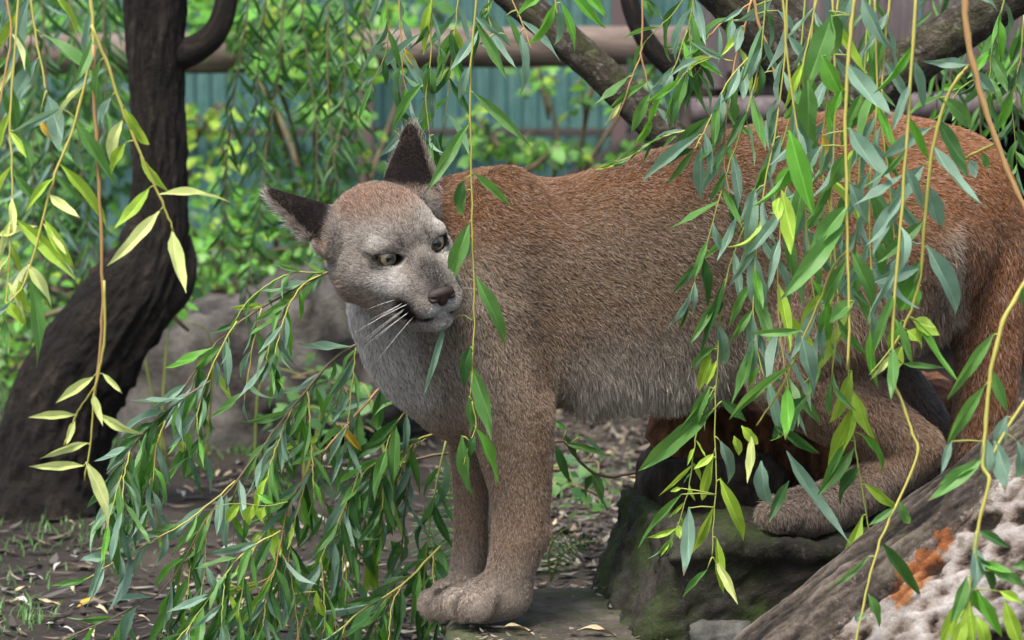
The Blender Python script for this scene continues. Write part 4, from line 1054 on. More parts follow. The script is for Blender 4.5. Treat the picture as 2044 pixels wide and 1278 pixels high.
# C. right-hand curtain
branch('brown willow twig forking above the cougar\'s back beside the slanting limb',
  [dict(p=[(1284, -40), (1282, 60), (1278, 110), (1255, 170), (1232, 240)], Y=(.02, .02), r=(2.6, 1.6), m='o'), dict(p=[(1278, 105), (1288, 150), (1300, 190), (1310, 230)], Y=(.02, .02), r=(2, 1.2), m='o')],
  [(1252, 155, 1200, 215, 22, 'g'), (1290, 165, 1212, 210, 14, 'g'), (1290, 165, 1325, 205, 16, 'b'), (1300, 185, 1250, 265, 22, 'g'), (1240, 205, 1205, 250, 12, 'p'), (1300, 235, 1270, 300, 20, 'n'), (1285, 0, 1305, 40, 18, 'g'), (1290, -5, 1318, 40, 14, 'd'), (1312, 215, 1336, 245, 12, 'b')])
branch('crowded willow twigs arching over the cougar\'s back below the tree fork',
  [dict(p=[(1500, 5), (1440, 45), (1410, 85), (1400, 130), (1380, 160)], Y=(.05, .0), r=(2, 1), m='o', auto=dict(gap=20, len=(60, 110), mats=MIX_D)),
   dict(p=[(1395, -40), (1378, 40), (1380, 100), (1390, 150)], Y=(.0, .0), r=(2, 1), m='g', auto=dict(gap=16, len=(80, 130), mats=MIX_D)),
   dict(p=[(1380, -30), (1350, 20), (1310, 60), (1290, 80)], Y=(.05, .05), r=(1.6, .8), m='g', auto=dict(gap=36, len=(80, 120), mats=MIX_D, w=(.08, .13))),
   dict(p=[(1462, 122), (1420, 115), (1390, 125), (1365, 150), (1345, 185)], Y=(-.05, -.05), r=(2.2, 1), m='y', auto=dict(gap=24, len=(70, 110), mats=MIX_D)),
   dict(p=[(1372, 60), (1352, 120), (1335, 160), (1325, 190)], Y=(0, 0), r=(1.8, 1), m='g', auto=dict(gap=24, len=(80, 120), mats=MIX_D)),
   dict(p=[(1405, 250), (1350, 265), (1300, 285), (1262, 310), (1235, 322)], Y=(-.06, -.08), r=(2.2, 1), m='y', auto=dict(gap=17, len=(45, 75), mats=MIX_D, ang=(15, 35), w=(.12, .2)))],
  [(1378, 128, 1338, 190, 20, 'b'), (1370, 150, 1340, 245, 24, 'g'), (1375, 150, 1402, 205, 22, 'd'), (1342, 145, 1318, 185, 22, 'b')])
branch('willow twig crossing the lichen covered trunk with grey green leaves',
  [dict(p=[(1500, -40), (1512, 40), (1530, 90), (1545, 145), (1550, 165)], Y=(-.1, -.1), r=(4, 2.6), m='o'), dict(p=[(1520, 85), (1490, 120), (1455, 160), (1430, 210), (1405, 265), (1385, 300)], Y=(-.1, -.12), r=(2.4, 1.4), m='y', auto=dict(gap=32, len=(80, 120), mats=MIX_D)),
   dict(p=[(1500, 0), (1488, 50), (1475, 95), (1462, 150), (1450, 230), (1445, 300), (1455, 400)], Y=(-.08, -.10), r=(2.6, 1.6), m='o', auto=dict(gap=45, len=(80, 110), mats=MIX_D))],
  [(1540, 0, 1478, 52, 26, 'b'), (1480, 52, 1462, 105, 24, 'b'), (1462, 40, 1458, 85, 16, 'b'), (1483, 132, 1490, 200, 20, 'b'), (1525, 145, 1492, 197, 15, 'y'), (1440, 185, 1432, 285, 26, 'b'), (1552, 20, 1598, 80, 20, 'b'), (1395, 270, 1285, 352, 24, 'b'), (1448, 280, 1402, 385, 24, 'b'), (1400, 290, 1395, 400, 24, 'b'), (1545, 120, 1555, 165, 16, 'g'), (1460, 195, 1470, 260, 22, 'g')])
branch('willow strand ending in lime leaves in front of the dark stone block',
  [dict(p=[(1610, -40), (1600, 80), (1580, 220), (1545, 330), (1500, 420), (1460, 520), (1438, 620), (1432, 720), (1427, 850), (1430, 950), (1424, 1050), (1421, 1112)], Y=(-.16, -.20), r=(2.4, 1.4), m='g')],
  [(1424, 818, 1280, 938, 34, 'g'), (1437, 880, 1475, 975, 28, 'b'), (1437, 955, 1494, 1090, 28, 'l'), (1424, 1012, 1362, 1150, 22, 'l'), (1430, 1075, 1445, 1185, 20, 'l'), (1427, 1118, 1476, 1198, 18, 'p'), (1412, 1137, 1362, 1188, 14, 'g'), (1425, 905, 1389, 940, 14, 'l'),
   (1424, 910, 1388, 1022, 20, 'l'), (1375, 1012, 1372, 1140, 26, 'b'), (1362, 985, 1270, 1085, 16, 'g'), (1360, 975, 1337, 978, 9, 'l'), (1425, 790, 1350, 850, 22, 'g'), (1418, 770, 1365, 880, 24, 'g'), (1432, 640, 1462, 760, 24, 'b'), (1430, 690, 1360, 740, 16, 'g'), (1440, 800, 1490, 830, 22, 'd'), (1432, 600, 1370, 690, 18, 'g'), (1445, 560, 1400, 700, 16, 'd'), (1418, 700, 1395, 780, 20, 'l'), (1470, 430, 1440, 520, 16, 'b'), (1480, 450, 1400, 520, 12, 'g'), (1465, 500, 1480, 600, 16, 'b'), (1445, 600, 1410, 640, 18, 'd'), (1430, 720, 1408, 770, 14, 'l')])
branch('short side twig with a cluster of tiny lime leaves above the ledge',
  [dict(p=[(1428, 770), (1402, 820), (1390, 860), (1385, 900), (1378, 960), (1366, 1010), (1350, 1060), (1335, 1085)], Y=(-.12, -.14), r=(2, 1.2), m='g', auto=dict(gap=26, len=(28, 55), mats={'l': 3, 'g': 2, 'p': 1}, ang=(25, 60)))],
  [(1352, 1048, 1362, 1072, 16, 'l'), (1350, 1055, 1295, 1078, 12, 'l'), (1345, 1070, 1298, 1125, 14, 'g'), (1385, 925, 1320, 990, 8, 'l')])
branch('dense grey green willow strand hanging over the cougar\'s flank',
  [dict(p=[(1572, -40), (1568, 100), (1550, 250), (1530, 350), (1512, 480), (1504, 600), (1512, 690), (1525, 760)], Y=(-.22, -.24), r=(2.4, 1.3), m='y', auto=dict(gap=34, len=(90, 140), mats=MIX_R)),
   dict(p=[(1530, -40), (1520, 100), (1490, 230), (1455, 330), (1430, 420), (1400, 520), (1375, 600)], Y=(-.18, -.2), r=(2, 1), m='g', auto=dict(gap=30, len=(80, 130), mats={'b': 4, 'd': 3, 'g': 2})),
   dict(p=[(1630, -40), (1612, 150), (1580, 330), (1560, 440), (1552, 560), (1560, 700), (1580, 800)], Y=(-.26, -.28), r=(2.2, 1.2), m='y', auto=dict(gap=34, len=(90, 150), mats=MIX_R))],
  [(1505, 505, 1522, 640, 38, 'b'), (1500, 620, 1500, 760, 26, 'b'), (1508, 380, 1478, 540, 30, 'b'), (1560, 270, 1505, 400, 26, 'b'), (1505, 680, 1478, 800, 24, 'g')])
branch('blurred willow strand with large pale leaves crossing the rust coloured rump',
  [dict(p=[(1712, -40), (1700, 40), (1692, 130), (1688, 240), (1690, 380), (1692, 500), (1695, 620), (1692, 740)], Y=(-.48, -.52), r=(5, 3), m='y'),
   dict(p=[(1692, 500), (1660, 540), (1620, 640), (1585, 720), (1550, 790), (1510, 850)], Y=(-.50, -.42), r=(3.4, 2.2), m='y', name='side_stem')],
  [(1660, 30, 1615, 165, 44, 'g'), (1655, 20, 1690, 130, 34, 'g'), (1612, 160, 1618, 290, 40, 'g'), (1690, 125, 1770, 240, 38, 'b'), (1695, 255, 1762, 370, 40, 'b'), (1696, 365, 1740, 470, 34, 'b'), (1688, 450, 1555, 605, 38, 'g'), (1640, 110, 1690, 210, 36, 'n'), (1690, 300, 1640, 400, 32, 'g'), (1692, 410, 1612, 505, 36, 'g'), (1575, 260, 1620, 420, 42, 'n'), (1700, 505, 1760, 620, 34, 'g'), (1600, 660, 1500, 670, 16, 'g'), (1600, 670, 1628, 800, 34, 'b'), (1580, 730, 1440, 830, 18, 'g'), (1690, 520, 1635, 610, 22, 'g'), (1570, 770, 1575, 870, 26, 'n'), (1560, 380, 1585, 500, 30, 'l'), (1555, 395, 1545, 440, 26, 'l'), (1680, 180, 1655, 240, 20, 'n'), (1700, -10, 1665, 80, 26, 'b'), (1720, -5, 1770, 100, 30, 'b'), (1705, 600, 1655, 640, 30, 'g'), (1650, 610, 1640, 700, 30, 'n'), (1640, 290, 1590, 370, 26, 'b'), (1640, 270, 1660, 320, 18, 'y'), (1660, 440, 1600, 560, 28, 'b')])
branch('lime green willow strand hanging past the hind leg to the stone block',
  [dict(p=[(1740, -40), (1722, 200), (1712, 420), (1700, 580), (1694, 700), (1696, 800), (1706, 880), (1718, 960), (1732, 1040), (1742, 1095)], Y=(-.36, -.36), r=(2.8, 1.6), m='g', auto=dict(gap=40, len=(100, 150), mats=MIX_R, to=.62, tip=False))],
  [(1712, 802, 1650, 950, 34, 'l'), (1702, 780, 1740, 880, 26, 'l'), (1700, 815, 1690, 900, 20, 'l'), (1720, 868, 1795, 950, 24, 'n'), (1705, 895, 1640, 985, 24, 'g'), (1716, 930, 1665, 1000, 26, 'd'), (1725, 965, 1800, 1022, 20, 'l'), (1722, 1028, 1676, 1170, 26, 'l'), (1690, 880, 1640, 970, 16, 'g'), (1735, 1105, 1655, 1190, 20, 'g'), (1570, 900, 1670, 1078, 30, 'b'), (1545, 850, 1640, 910, 20, 'd'), (1610, 790, 1540, 870, 36, 'd'), (1560, 790, 1590, 910, 30, 'n'), (1530, 760, 1560, 870, 22, 'b'), (1700, 740, 1660, 860, 28, 'l'), (1575, 960, 1535, 1040, 22, 'd'), (1520, 920, 1525, 1030, 32, 'b'), (1500, 870, 1500, 960, 18, 'p'), (1480, 850, 1520, 895, 20, 'l'), (1465, 870, 1480, 915, 18, 'l')], reach=60)
branch('yellow stemmed willow strand with broad grey leaves before the cougar\'s rump and tail',
  [dict(p=[(1934, 132), (1895, 185), (1868, 270), (1852, 370), (1843, 470), (1838, 550), (1822, 610), (1800, 660), (1785, 690)], Y=(-.52, -.5), r=(5.2, 3.2), m='y'),
   dict(p=[(1795, 675), (1775, 700), (1735, 750)], Y=(-.5, -.5), r=(3, 2), m='g', name='twig')],
  [(1875, 195, 1805, 225, 18, 'g'), (1880, 195, 1965, 255, 30, 'g'), (1858, 255, 1748, 312, 26, 'b'), (1862, 290, 1935, 430, 36, 'b'), (1848, 365, 1878, 465, 36, 'b'), (1845, 330, 1765, 420, 30, 'b'), (1850, 490, 1935, 640, 42, 'b'), (1836, 535, 1740, 560, 28, 'b'), (1830, 565, 1800, 620, 44, 'n'), (1810, 660, 1850, 690, 34, 'l'), (1822, 640, 1870, 660, 34, 'l'), (1830, 640, 1895, 780, 22, 'n'), (1800, 690, 1775, 760, 34, 'l'), (1790, 705, 1732, 755, 14, 'p'), (1800, 725, 1880, 740, 14, 'g'), (1845, 440, 1760, 520, 24, 'g'), (1870, 235, 1925, 345, 28, 'd'), (1800, 350, 1720, 420, 26, 'b'), (1790, 400, 1740, 500, 30, 'b'), (1800, 640, 1765, 700, 26, 'n'), (1840, 520, 1780, 600, 30, 'g')])
branch('thick straw coloured willow stem slanting down the right past the rump',
  [dict(p=[(1922, -40), (1930, 60), (1948, 150), (1985, 270), (2015, 350), (2048, 420), (2090, 500)], Y=(-.55, -.55), r=(8, 5), m='o'), dict(p=[(1990, 285), (1960, 300), (1925, 318)], Y=(-.55, -.5), r=(3.5, 2.5), m='y', name='side_stem'), dict(p=[(1940, 130), (1934, 134), (1920, 150)], Y=(-.55, -.52), r=(4, 4), m='y', name='side_stem')],
  [(1930, 130, 1850, 115, 24, 'b'), (1938, 140, 1985, 190, 26, 'b'), (1935, 320, 1950, 350, 22, 'b'), (1960, 305, 1975, 345, 16, 'g'), (1950, -10, 2000, 15, 18, 'b')])
branch('bold yellow willow stem with grey green leaves hanging before the tail and log',
  [dict(p=[(2075, 520), (2030, 590), (2000, 650), (1978, 740), (1968, 850), (1962, 930), (1975, 960), (1955, 1040), (1945, 1110)], Y=(-.78, -.82), r=(6, 4), m='y'), dict(p=[(2060, 780), (2020, 840), (1985, 900), (1970, 940)], Y=(-.78, -.8), r=(4, 3), m='y', name='side_stem')],
  [(1985, 665, 1890, 790, 24, 'g'), (1976, 735, 2010, 820, 22, 'g'), (1965, 770, 1880, 890, 26, 'g'), (2010, 830, 1970, 920, 30, 'b'), (1985, 880, 2020, 970, 36, 'b'), (1965, 910, 1860, 1000, 24, 'g'), (1960, 930, 1870, 950, 18, 'g'), (1965, 870, 1975, 960, 30, 'b'), (2044, 560, 2060, 640, 24, 'g'), (1955, 1060, 2010, 1090, 20, 'd'), (2030, 880, 2060, 980, 30, 'b'), (1900, 880, 1875, 940, 18, 'b')])
branch('blurred bright leaf cluster hanging in front of the pale peeled log',
  [dict(p=[(1950, 1060), (1945, 1100), (1938, 1160), (1930, 1220), (1925, 1330)], Y=(-.84, -.86), r=(4, 3), m='g')],
  [(1945, 1090, 1955, 1180, 34, 'b'), (1950, 1110, 2000, 1190, 26, 'd'), (1930, 1150, 1905, 1240, 24, 'g'), (1935, 1190, 1860, 1290, 26, 'l'), (1935, 1200, 1945, 1320, 34, 'l'), (1950, 1180, 2000, 1280, 26, 'n'), (1960, 1120, 2015, 1150, 20, 'n'), (1980, 1140, 2060, 1170, 26, 'g'), (1995, 1180, 2050, 1210, 22, 'l'), (2005, 1200, 2040, 1300, 30, 'l'), (1925, 1230, 1900, 1320, 30, 'l'), (1950, 1230, 1985, 1310, 26, 'l'), (2020, 1130, 2070, 1120, 20, 'g'), (1940, 1160, 1965, 1240, 24, 'n')])
branch('olive willow stem bent at an elbow before the hock and fallen log',
  [dict(p=[(1830, -40), (1815, 200), (1800, 420), (1786, 600), (1782, 740), (1800, 800), (1820, 860), (1832, 905), (1800, 985), (1770, 1050), (1745, 1120), (1725, 1200), (1705, 1300)], Y=(-.56, -.64), r=(4, 2.6), m='y', auto=dict(gap=48, len=(100, 150), mats=MIX_R, to=.55, tip=False))],
  [(1735, 1110, 1660, 1180, 14, 'g'), (1757, 1080, 1840, 1190, 24, 'd'), (1795, 1000, 1822, 1065, 18, 'g'), (1732, 1185, 1762, 1255, 24, 'g'), (1730, 1225, 1700, 1240, 18, 'b'), (1785, 1012, 1740, 1050, 14, 'g')])
branch('willow strands with glossy dark leaves hanging under the right limb',
  [dict(p=[(2010, -20), (1990, 60), (1975, 140), (1980, 200)], Y=(.25, .25), r=(2, 1), m='g', auto=dict(gap=20, len=(70, 100), mats={'n': 2, 'd': 3, 'g': 3}, w=(.2, .28))), dict(p=[(2044, 30), (2035, 120), (2020, 200), (2030, 330)], Y=(.3, .3), r=(2, 1), m='g', auto=dict(gap=22, len=(70, 100), mats={'n': 2, 'd': 3, 'g': 3}, w=(.2, .28))), dict(p=[(1960, 150), (1920, 175), (1890, 210)], Y=(.25, .25), r=(1.8, 1), m='g', auto=dict(gap=30, len=(60, 80), mats={'n': 2, 'd': 3}))])
# more curtain, right of the middle
random.seed(29)
branch('grey green willow curtain over the cougar\'s hindquarters, behind the blurred strands',
  [dict(p=[(1640, -40), (1618, 60), (1600, 150), (1590, 260), (1600, 400), (1640, 560)], Y=(-.30, -.32), r=(2.6, 1.4), m='y', auto=dict(gap=36, len=(90, 140), mats=MIX_R)),
   dict(p=[(1780, -40), (1765, 100), (1760, 240), (1772, 340), (1780, 430), (1790, 520)], Y=(-.40, -.42), r=(3, 1.6), m='y', auto=dict(gap=36, len=(90, 140), mats={'b': 5, 'g': 4})),
   dict(p=[(1680, -40), (1662, 80), (1650, 200), (1640, 330), (1660, 450), (1650, 600), (1640, 700)], Y=(-.36, -.38), r=(2.6, 1.4), m='y', auto=dict(gap=38, len=(90, 140), mats=MIX_R))])

branch('outermost blurred willow strands with long grey green leaves over the cougar\'s haunch',
  [dict(p=[(1560, -40), (1575, 150), (1600, 320), (1612, 480), (1630, 620)], Y=(-.44, -.46), r=(3, 1.6), m='y', auto=dict(gap=44, len=(110, 160), mats={'b': 4, 'g': 4, 'l': 1, 'n': 1}, from_=.3)),
   dict(p=[(1745, -40), (1750, 200), (1735, 380), (1740, 560), (1735, 660)], Y=(-.46, -.48), r=(3, 1.6), m='y', auto=dict(gap=42, len=(110, 160), mats={'b': 5, 'g': 4, 'n': 1}, from_=.25)),
   dict(p=[(1660, -40), (1668, 200), (1660, 420), (1672, 600), (1660, 760)], Y=(-.42, -.44), r=(3, 1.6), m='y', auto=dict(gap=46, len=(110, 150), mats={'b': 4, 'g': 4, 'l': 1}, from_=.35))])
# D. lower left thicket
random.seed(17)
tw = lambda n, **k: dict(n=n, len=(110, 250), auto=dict(gap=29, len=(70, 125), mats=MIX_D, droop=(.3, .9), w=(.11, .17)), **k)
branch('willow bough arching left from behind the cougar\'s cheek over the boulder',
  [dict(p=[(690, 530), (640, 550), (560, 592), (470, 650), (415, 705), (370, 770), (330, 840), (300, 930)], Y=(.16, .08), r=(3.4, 1.6), m='b', auto=dict(gap=34, len=(70, 120), mats=MIX_D), twigs=tw(7, from_=.05)),
   dict(p=[(690, 545), (640, 546), (585, 545), (540, 566), (495, 600), (470, 640)], Y=(.17, .1), r=(2.4, 1.2), m='g', auto=dict(gap=26, len=(50, 90), mats=MIX_D)),
   dict(p=[(640, 550), (605, 569), (572, 621), (555, 677), (542, 733)], Y=(.14, .08), r=(2.2, 1.2), m='y', auto=dict(gap=30, len=(70, 110), mats=MIX_D)),
   dict(p=[(473, 641), (437, 704), (410, 769), (394, 832), (396, 870)], Y=(.09, .07), r=(2.2, 1.2), m='y', auto=dict(gap=30, len=(60, 110), mats=MIX_D)),
   dict(p=[(522, 615), (505, 690), (492, 770), (488, 800)], Y=(.12, .12), r=(1.8, 1), m='y', auto=dict(gap=34, len=(60, 110), mats=MIX_D))])
branch('long brown willow bough sweeping down left from the cougar\'s throat to the bare soil',
  [dict(p=[(790, 650), (740, 672), (660, 722), (600, 795), (540, 870), (470, 965), (410, 1040), (340, 1160), (260, 1215), (100, 1290)], Y=(.22, .06), r=(3.8, 1.6), m='b', auto=dict(gap=40, len=(80, 130), mats=MIX_D), twigs=tw(16, from_=.08, to=.9))])
branch('willow bough with a tuft of young lime leaves left of the front paws',
  [dict(p=[(830, 700), (760, 775), (700, 840), (640, 910), (580, 1000), (560, 1080), (540, 1150), (470, 1180)], Y=(.26, .10), r=(3.2, 1.6), m='o', auto=dict(gap=40, len=(80, 130), mats=MIX_D), twigs=tw(14, from_=.1)),
   dict(p=[(575, 1002), (530, 1010), (480, 1005), (430, 1012)], Y=(.10, .06), r=(1.6, .9), m='g')],
  [(478, 1005, 450, 1042, 20, 'l'), (505, 1008, 490, 1050, 26, 'l'), (527, 1012, 518, 1045, 24, 'l'), (560, 1025, 572, 1058, 24, 'n'), (545, 1055, 556, 1112, 18, 'l'), (535, 1055, 558, 1115, 20, 'l'), (530, 1060, 495, 1090, 14, 'l'), (545, 1005, 515, 985, 16, 'n'), (525, 1060, 500, 1100, 12, 'p'), (605, 882, 550, 895, 14, 'l'), (612, 880, 640, 875, 14, 'l'), (680, 848, 720, 905, 16, 'y'), (760, 1010, 735, 1200, 28, 'l'), (745, 1040, 750, 1210, 22, 'l'), (780, 1080, 815, 1118, 24, 'n'), (632, 1180, 640, 1240, 18, 'l'), (470, 1170, 435, 1158, 10, 'l')])
branch('willow bough drooping between the cougar\'s chest and the fern',
  [dict(p=[(880, 860), (830, 880), (790, 900), (730, 940), (690, 1010), (640, 1120), (600, 1250), (590, 1300)], Y=(.30, .16), r=(2.8, 1.4), m='y', auto=dict(gap=30, len=(90, 140), mats=MIX_D), twigs=tw(14, from_=.02, to=.9)),
   dict(p=[(850, 800), (800, 830), (770, 900), (765, 1000), (760, 1020)], Y=(.26, .2), r=(2, 1.2), m='y', auto=dict(gap=20, len=(90, 140), mats={'g': 5, 'd': 3, 'b': 2}))])
branch('tangle of low willow shoots beside the stone ledge',
  [dict(p=[(880, 1090), (800, 1170), (720, 1220), (640, 1290)], Y=(.24, .16), r=(3, 1.6), m='y', auto=dict(gap=26, len=(90, 140), mats={'d': 5, 'g': 3, 'b': 2}), twigs=tw(7, lean=.1)),
   dict(p=[(720, 930), (695, 1020), (690, 1150), (688, 1300)], Y=(.22, .2), r=(2.4, 1.6), m='g', auto=dict(gap=26, len=(90, 140), mats={'d': 5, 'g': 3, 'b': 2})),
   dict(p=[(830, 885), (810, 1000), (800, 1120), (770, 1230), (760, 1300)], Y=(.30, .26), r=(2.4, 1.6), m='b', auto=dict(gap=24, len=(90, 140), mats={'d': 5, 'g': 3, 'b': 2})),
   dict(p=[(890, 880), (862, 1010), (850, 1120), (840, 1220), (845, 1300)], Y=(.34, .3), r=(2.2, 1.4), m='g', auto=dict(gap=24, len=(90, 140), mats={'d': 5, 'g': 4}))])
branch('willow sprays fanning left over the bare soil below the trunk',
  [dict(p=[(470, 960), (400, 1020), (340, 1060), (230, 1120), (170, 1160)], Y=(.10, .02), r=(2.2, 1.2), m='y', auto=dict(gap=30, len=(80, 130), mats={'b': 4, 'g': 3, 'd': 2})),
   dict(p=[(420, 760), (360, 800), (300, 850), (250, 920), (240, 1000)], Y=(.08, .04), r=(2.4, 1.2), m='b', auto=dict(gap=17, len=(80, 130), mats={'d': 4, 'g': 4, 'b': 3}), twigs=tw(5)),
   dict(p=[(560, 1060), (480, 1110), (420, 1190), (350, 1290)], Y=(.10, .04), r=(2.2, 1.2), m='y', auto=dict(gap=24, len=(80, 130), mats={'b': 4, 'g': 3, 'd': 3}), twigs=tw(7)),
   dict(p=[(330, 840), (310, 900), (300, 990), (240, 1060)], Y=(.06, .05), r=(2, 1), m='y', auto=dict(gap=20, len=(70, 110), mats={'d': 4, 'n': 2, 'b': 3}))])
branch('thin bare brown willow twig looping behind the cougar\'s front legs',
  [dict(p=[(620, 930), (750, 935), (880, 905), (960, 900), (1060, 905), (1120, 880), (1155, 920), (1200, 950), (1262, 945), (1330, 925), (1400, 880)], Y=(.34, .36), r=(3, 4.2), m='b')],
  [(1125, 885, 1215, 905, 14, 'g'), (1150, 915, 1130, 870, 14, 'd'), (1180, 940, 1210, 1000, 20, 'g'), (1190, 945, 1160, 990, 18, 'd'), (1110, 890, 1135, 960, 18, 'd'), (1130, 860, 1100, 830, 14, 'g'), (1160, 870, 1225, 920, 12, 'b')])
print('LEAVES', NLEAF)
# ------------------------------------------------------------------ background shrubs, fern, litter
random.seed(41); rg = np.random.default_rng(3)
def broad_leaf(lobed, seed=0):
    """broad pointed leaf, length 1 along +Y, slightly folded, toothed or lobed outline"""
    n = 7; out = []
    for i in range(n + 1):
        t = i / n; w = .40 * math.sin(math.pi * t ** .75) ** .8 if 0 < t < 1 else .01
        if lobed: w *= 1 + .35 * math.cos(t * math.pi * 5.0)
        out.append((t, w))
    V, F = [], []
    for t, w in out:
        z = -.18 * t * t
        V += [(-w, t, z + .18 * w), (0, t, z), (w, t, z + .18 * w)]
    for i in range(n):
        for j in (0, 1): q = i * 3 + j; F.append((q, q + 1, q + 4, q + 3))
    return V, F
FM = {'g': leaf_mat('foliage_green', (.105, .245, .060), (.20, .34, .20), (.24, .48, .07), simple=True), 'd': leaf_mat('foliage_deep', (.045, .125, .035), (.13, .22, .14), (.12, .28, .04), simple=True), 'b': leaf_mat('foliage_glaucous', (.20, .325, .24), (.28, .40, .32), (.25, .44, .17), simple=True), 'l': leaf_mat('foliage_lime', (.33, .52, .055), (.40, .55, .13), (.55, .72, .08), simple=True), 'n': leaf_mat('foliage_bright', (.13, .36, .045), (.20, .40, .12), (.28, .62, .05), simple=True)}
BLM = {k: FM[k] for k in 'nldg'}
BROAD = {k: [mesh('broad_leaf', *broad_leaf(i % 2 == 0), m_) for i in range(2)] for k, m_ in BLM.items()}
def merged(name, items, mats, parent):
    """many leaves as one part: items = (V template, F, matrix, material index)"""
    VV, FF, MI = [], [], []; off = 0
    for V, F, M, mi in items:
        A = np.array(M); v = np.asarray(V) @ A[:3, :3].T + A[:3, 3]; VV.append(v); FF.append(np.asarray(F) + off); MI += [mi] * len(F); off += len(v)
    me = mesh(name, np.concatenate(VV), np.concatenate(FF))
    for m_ in mats: me.materials.append(m_)
    me.polygons.foreach_set('material_index', np.array(MI, np.int32))
    o = link(name, me, parent); o['kind'] = 'stuff'; return o
def shrub(label, base, boughs, singles=90, group=None, name='leafy_shrub', size=(20, 34), mats={'n': 5, 'l': 1.2, 'g': 3, 'd': 2}, cat='shrub', sr=.010):
    """boughs: (cx, cy, spread x, spread y, leaves, Y)"""
    root = empty(name, base); tag(root, label, cat, group); n1 = 0; rest = []
    keys = list(BLM)
    tot = sum(b[4] for b in boughs)
    for cx, cy, sx, sy, n, Y in boughs:
        end = P(cx, cy, Y); b0 = np.array(base) + np.array([random.uniform(-.15, .15), random.uniform(-.1, .1), 0])
        mid = (b0 + end) / 2 + np.array([random.uniform(-.1, .1), 0, .12])
        link('stem', mesh('stem', *tube(spline([b0, mid, end], 12), np.linspace(sr, sr * .3, 12), 6), SM['b' if sr > .005 else 'g']), root)
        for q in range(3):
            e2 = P(cx + random.gauss(0, sx * .7), cy + random.gauss(0, sy * .7), Y + random.gauss(0, .1))
            link('twig', mesh('twig', *tube(spline([(mid + end) / 2, (end + e2) / 2 + np.array([0, 0, .02]), e2], 8), np.linspace(.004, .0015, 8), 5), SM['b']), root)
        for i in range(n):
            p = P(cx + random.gauss(0, sx), cy + random.gauss(0, sy), Y + random.gauss(0, .12))
            L = PX(random.uniform(*size), Y); a = random.uniform(0, 6.28); d = np.array([math.cos(a), math.sin(a) * .7, random.uniform(-.8, .1)])
            fc = np.array([0, -.35, 1.0]) + rv(.40); k = pickm(mats)
            if random.random() < singles / tot:
                o = bpy.data.objects.new('leaf', random.choice(BROAD[k])); COL.objects.link(o); o.parent = root
                o.matrix_parent_inverse = Matrix.Translation(-root.location); o.matrix_basis = frame(p, d, fc, L, L)
            else:
                rest.append((*broad_leaf(random.random() < .5), frame(p, d, fc, L, L), keys.index(k)))
    if rest: merged('foliage', rest, [BLM[k] for k in keys], root)
    return root
gp = lambda px, Y: (P(px, 600, Y)[0], Y, float(ground_z(np.array([P(px, 600, Y)[0]]), np.array([Y]))[0]))
shrub('bright green broad leaved shrub reaching over the log rail in front of the fence', gp(600, 4.3),
  [(600, 60, 60, 45, 190, 3.45), (480, 35, 60, 30, 120, 3.45), (400, 25, 40, 30, 70, 4.5), (680, 110, 45, 35, 90, 3.45), (545, 130, 45, 22, 60, 3.4), (650, 228, 40, 18, 70, 4.1), (760, 60, 50, 40, 80, 4.4), (850, 40, 50, 40, 60, 4.5)], 110, size=(26, 44))
shrub('low tangled green shrub between the willow trunk and the fence', gp(520, 3.7),
  [(480, 440, 55, 50, 190, 3.6), (560, 400, 55, 60, 190, 3.5), (650, 370, 50, 50, 80, 3.7), (700, 330, 40, 50, 50, 3.7), (520, 520, 80, 35, 190, 3.4), (420, 520, 40, 45, 120, 3.4), (620, 500, 60, 40, 130, 3.3), (440, 600, 60, 30, 80, 3.2)], 120, size=(16, 28), mats={'n': 5, 'l': 1, 'g': 3, 'd': 5})
shrub('sprig of lime leaves standing alone right of the willow trunk', gp(400, 4.6),
  [(400, 240, 30, 16, 26, 4.4), (445, 300, 24, 20, 16, 4.4), (430, 225, 30, 8, 12, 4.4), (390, 350, 14, 40, 24, 4.4)], 60, size=(20, 32), mats={'l': 5, 'n': 2}, name='sapling', cat='sapling')
shrub('green shrub showing between the cougar\'s withers and the slanting limb', gp(1050, 4.0),
  [(1010, 292, 50, 14, 80, 4.0), (1100, 300, 45, 10, 50, 4.0), (1110, 305, 18, 10, 18, 3.6), (1180, 170, 40, 30, 30, 3.9), (1080, 150, 30, 25, 24, 4.1), (960, 250, 30, 30, 26, 4.0), (1290, 290, 20, 20, 24, 3.9), (1250, 330, 30, 14, 26, 3.9), (1310, 130, 25, 40, 20, 3.9)], 110, size=(22, 36))
shrub('pale green shrub low down on the far left behind the willow trunk', gp(20, 3.2),
  [(20, 660, 40, 60, 170, 3.2), (60, 740, 40, 30, 70, 3.1), (0, 560, 50, 50, 110, 3.4), (100, 600, 30, 50, 80, 3.4)], 80, size=(18, 30))
shrub('dark leaved bush filling the gap left of the willow trunk', gp(110, 4.6),
  [(40, 60, 70, 60, 190, 4.6), (150, 40, 60, 50, 150, 4.5), (210, 160, 40, 60, 120, 4.4), (80, 200, 70, 60, 190, 4.5), (180, 300, 50, 60, 150, 4.4), (60, 340, 60, 60, 170, 4.5), (140, 430, 60, 50, 150, 4.4), (40, 470, 50, 50, 120, 4.4), (230, 60, 30, 40, 50, 4.2)], 60, size=(20, 34), mats={'d': 6, 'g': 3, 'n': 1}, name='bush', cat='bush')
shrub('little leafy sucker growing from the foot of the boulder', gp(380, 2.1),
  [(345, 610, 14, 10, 14, 2.0), (385, 575, 12, 8, 12, 2.0), (330, 640, 10, 10, 8, 2.0)], 60, size=(20, 30), mats={'n': 4, 'd': 2}, name='leafy_sprout', cat='sprout', sr=.003)
